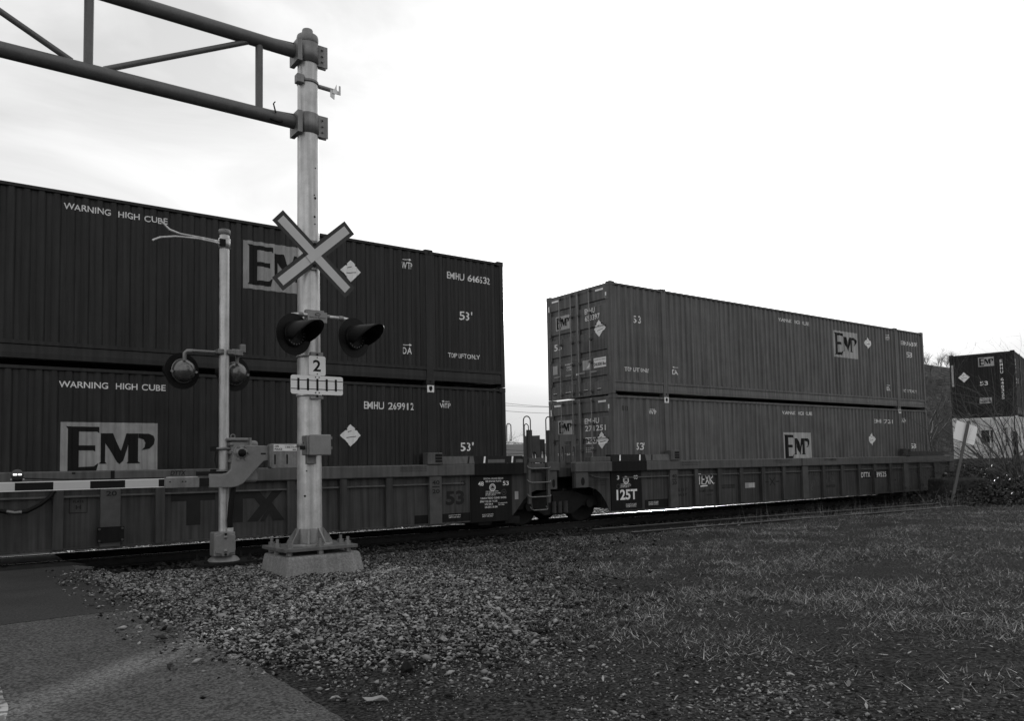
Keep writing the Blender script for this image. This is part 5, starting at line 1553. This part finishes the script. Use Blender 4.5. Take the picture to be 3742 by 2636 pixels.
# along the sight line between the second and the farthest stack
r_ = random.Random(77)
cpos = Vector((-13.974, -14.594, 0))
for i in range(90):
    az = math.radians(r_.uniform(62.0, 66.6)); dist_ = r_.uniform(120, 245)
    p = cpos + Vector((math.sin(az), math.cos(az), 0)) * dist_
    wood_tree('leafless tree in the wood on the hillside beyond the train', protos[i % 3], (p.x, p.y, hz(p.x, p.y) if p.x > 60 else -.3), r_.uniform(0, 6), r_.uniform(.28, .5), 'leafless trees on the hillside')
az = math.radians(64.3)
p = cpos + Vector((math.sin(az), math.cos(az), 0)) * 70
wood_tree('larger leafless tree standing before the hillside wood, beyond the tracks', protos[1], (p.x, p.y, -.3), 1.0, .78, None)
# far tree line and pale shed glimpsed through the gap between the stacks
for i in range(14):
    az = math.radians(r_.uniform(33, 42)); dist_ = r_.uniform(120, 170)
    p = cpos + Vector((math.sin(az), math.cos(az), 0)) * dist_
    wood_tree('distant leafless tree low on the horizon in the gap between the stacks', protos[i % 3], (p.x, p.y, -.3), r_.uniform(0, 6), r_.uniform(.55, .8), 'trees on the horizon')
az = math.radians(36.6)
p = cpos + Vector((math.sin(az), math.cos(az), 0)) * 105
sh = thing('shed', 'pale low shed far beyond the gap between the stacks', 'building', (p.x, p.y, -.2), -.6)
MB().box(-6, 6, -3, 3, -.2, 3.0).build('wall', P_W, sh, world=False); MB().prism([(-3.3, 3.0), (3.3, 3.0), (0, 4.3)], 'x', -6.3, 6.3).build('roof', CARTOP, sh, world=False)
MB().box(-1, 1, -3.05, -2.98, -.2, 2.2).build('door', CAR, sh, world=False)
# pale parked vehicles' roofs below the hill: two low sheds
az = math.radians(63.6)
p = cpos + Vector((math.sin(az), math.cos(az), 0)) * 78
sh = thing('shed', 'long white-roofed shed at the foot of the wooded hill', 'building', (p.x, p.y, -.4), -1.1)
MB().box(-4, 4, -2, 2, -.2, 1.6).build('wall', P_W, sh, world=False); MB().box(-4.2, 4.2, -2.2, 2.2, 1.6, 1.8).build('roof', WHITE, sh, world=False)
# utility line beyond
for k, (az_, dist_) in enumerate(((28.0, 62), (47.5, 78))):
    az = math.radians(az_)
    p = cpos + Vector((math.sin(az), math.cos(az), 0)) * dist_
    up_ = thing('utility_pole', 'wooden utility pole beyond the train, hidden behind the near dark stack' if k == 0 else 'wooden utility pole beyond the train, hidden behind the glare-toned stack', 'utility pole', (p.x, p.y, -.2), math.radians(-20))
    MB().cyl((0, 0, 0), (0, 0, 9.0), .14, .10, 10).build('pole', TIE, up_, world=False)
    MB().box(-1.1, 1.1, -.06, .06, 7.6, 7.72).build('crossarm', TIE, up_, world=False)
    MB().box(-.9, .9, -.06, .06, 4.4, 4.5).build('crossarm', TIE, up_, world=False)
    if k == 0:
        pa = up_
    else:
        pbv = up_
wl_ = thing('power_lines', 'thin power lines strung across the gap between the stacks', 'wires', pa.location)
off = Vector(pa.location)
for dz, dx in ((7.75, -1), (7.75, 1), (7.2, 0), (4.52, -.8), (4.52, 0), (4.52, .8), (3.9, 0)):
    a_ = Vector(pa.location) + Vector((dx * .9, -dx * .4, dz)); b_ = Vector(pbv.location) + Vector((dx * .9, -dx * .4, dz))
    pts = [a_.lerp(b_, i / 16) - Vector((0, 0, 1.2 * math.sin(PI * i / 16))) for i in range(17)]
    MB().tube(pts, .018, 4).build('wire', BLK, wl_)

# ================================================================== small things on the ground
rk = MB()
bv, bf = icosa()
rk.add([(v[0] * .062 * random.uniform(.8, 1.15), v[1] * .05 * random.uniform(.8, 1.1), v[2] * .05 * random.uniform(.8, 1.2)) for v in bv], [tuple(f) for f in bf])
o = rk.build('rock', IRON, None); o.location = (-11.44, -9.96, .0); o.rotation_euler = (.2, .4, 1.0)
tag(o, 'fist-sized dark rock on the dirt beside the road edge', 'rock')
lf = MB()
g = [(-.10, 0), (-.06, .03), (0, .038), (.05, .03), (.10, .0), (.05, -.025), (-.02, -.02), (-.06, -.03)]
lf.add([(a_, b_, .02 + .02 * math.sin(a_ * 40)) for a_, b_ in g] + [(a_ * .98, b_ * .98, .014 + .02 * math.sin(a_ * 40)) for a_, b_ in g],
       [tuple(range(8)), tuple(range(15, 7, -1))] + [(i, (i + 1) % 8, 8 + (i + 1) % 8, 8 + i) for i in range(8)])
o = lf.build('dry_leaf', material('dry_leaf', .28, .3, .7, scale=20), None); o.location = (-11.90, -10.42, -.02); o.rotation_euler = (.05, .05, -.5); o.scale = (.75, .7, .6)
tag(o, 'pale curled dry leaf lying at the road edge', 'leaf')
for k, (xx, yy, ln, rz) in enumerate(((-8.15, -10.55, .30, .5), (-7.3, -11.6, .22, 1.4), (-6.1, -9.5, .28, -.2))):
    tw = MB(); tw.tube([(0, 0, .0), (ln * .3, .02, .02), (ln * .65, -.01, .015), (ln, .03, .005)], [.007, .006, .005, .002], 5)
    o = tw.build('twig', STALK, None); o.location = (xx, yy, gz(xx, yy) + .02); o.rotation_euler = (0, 0, rz)
    tag(o, 'short pale dry twig lying in the patchy grass', 'twig', 'twigs in the grass')
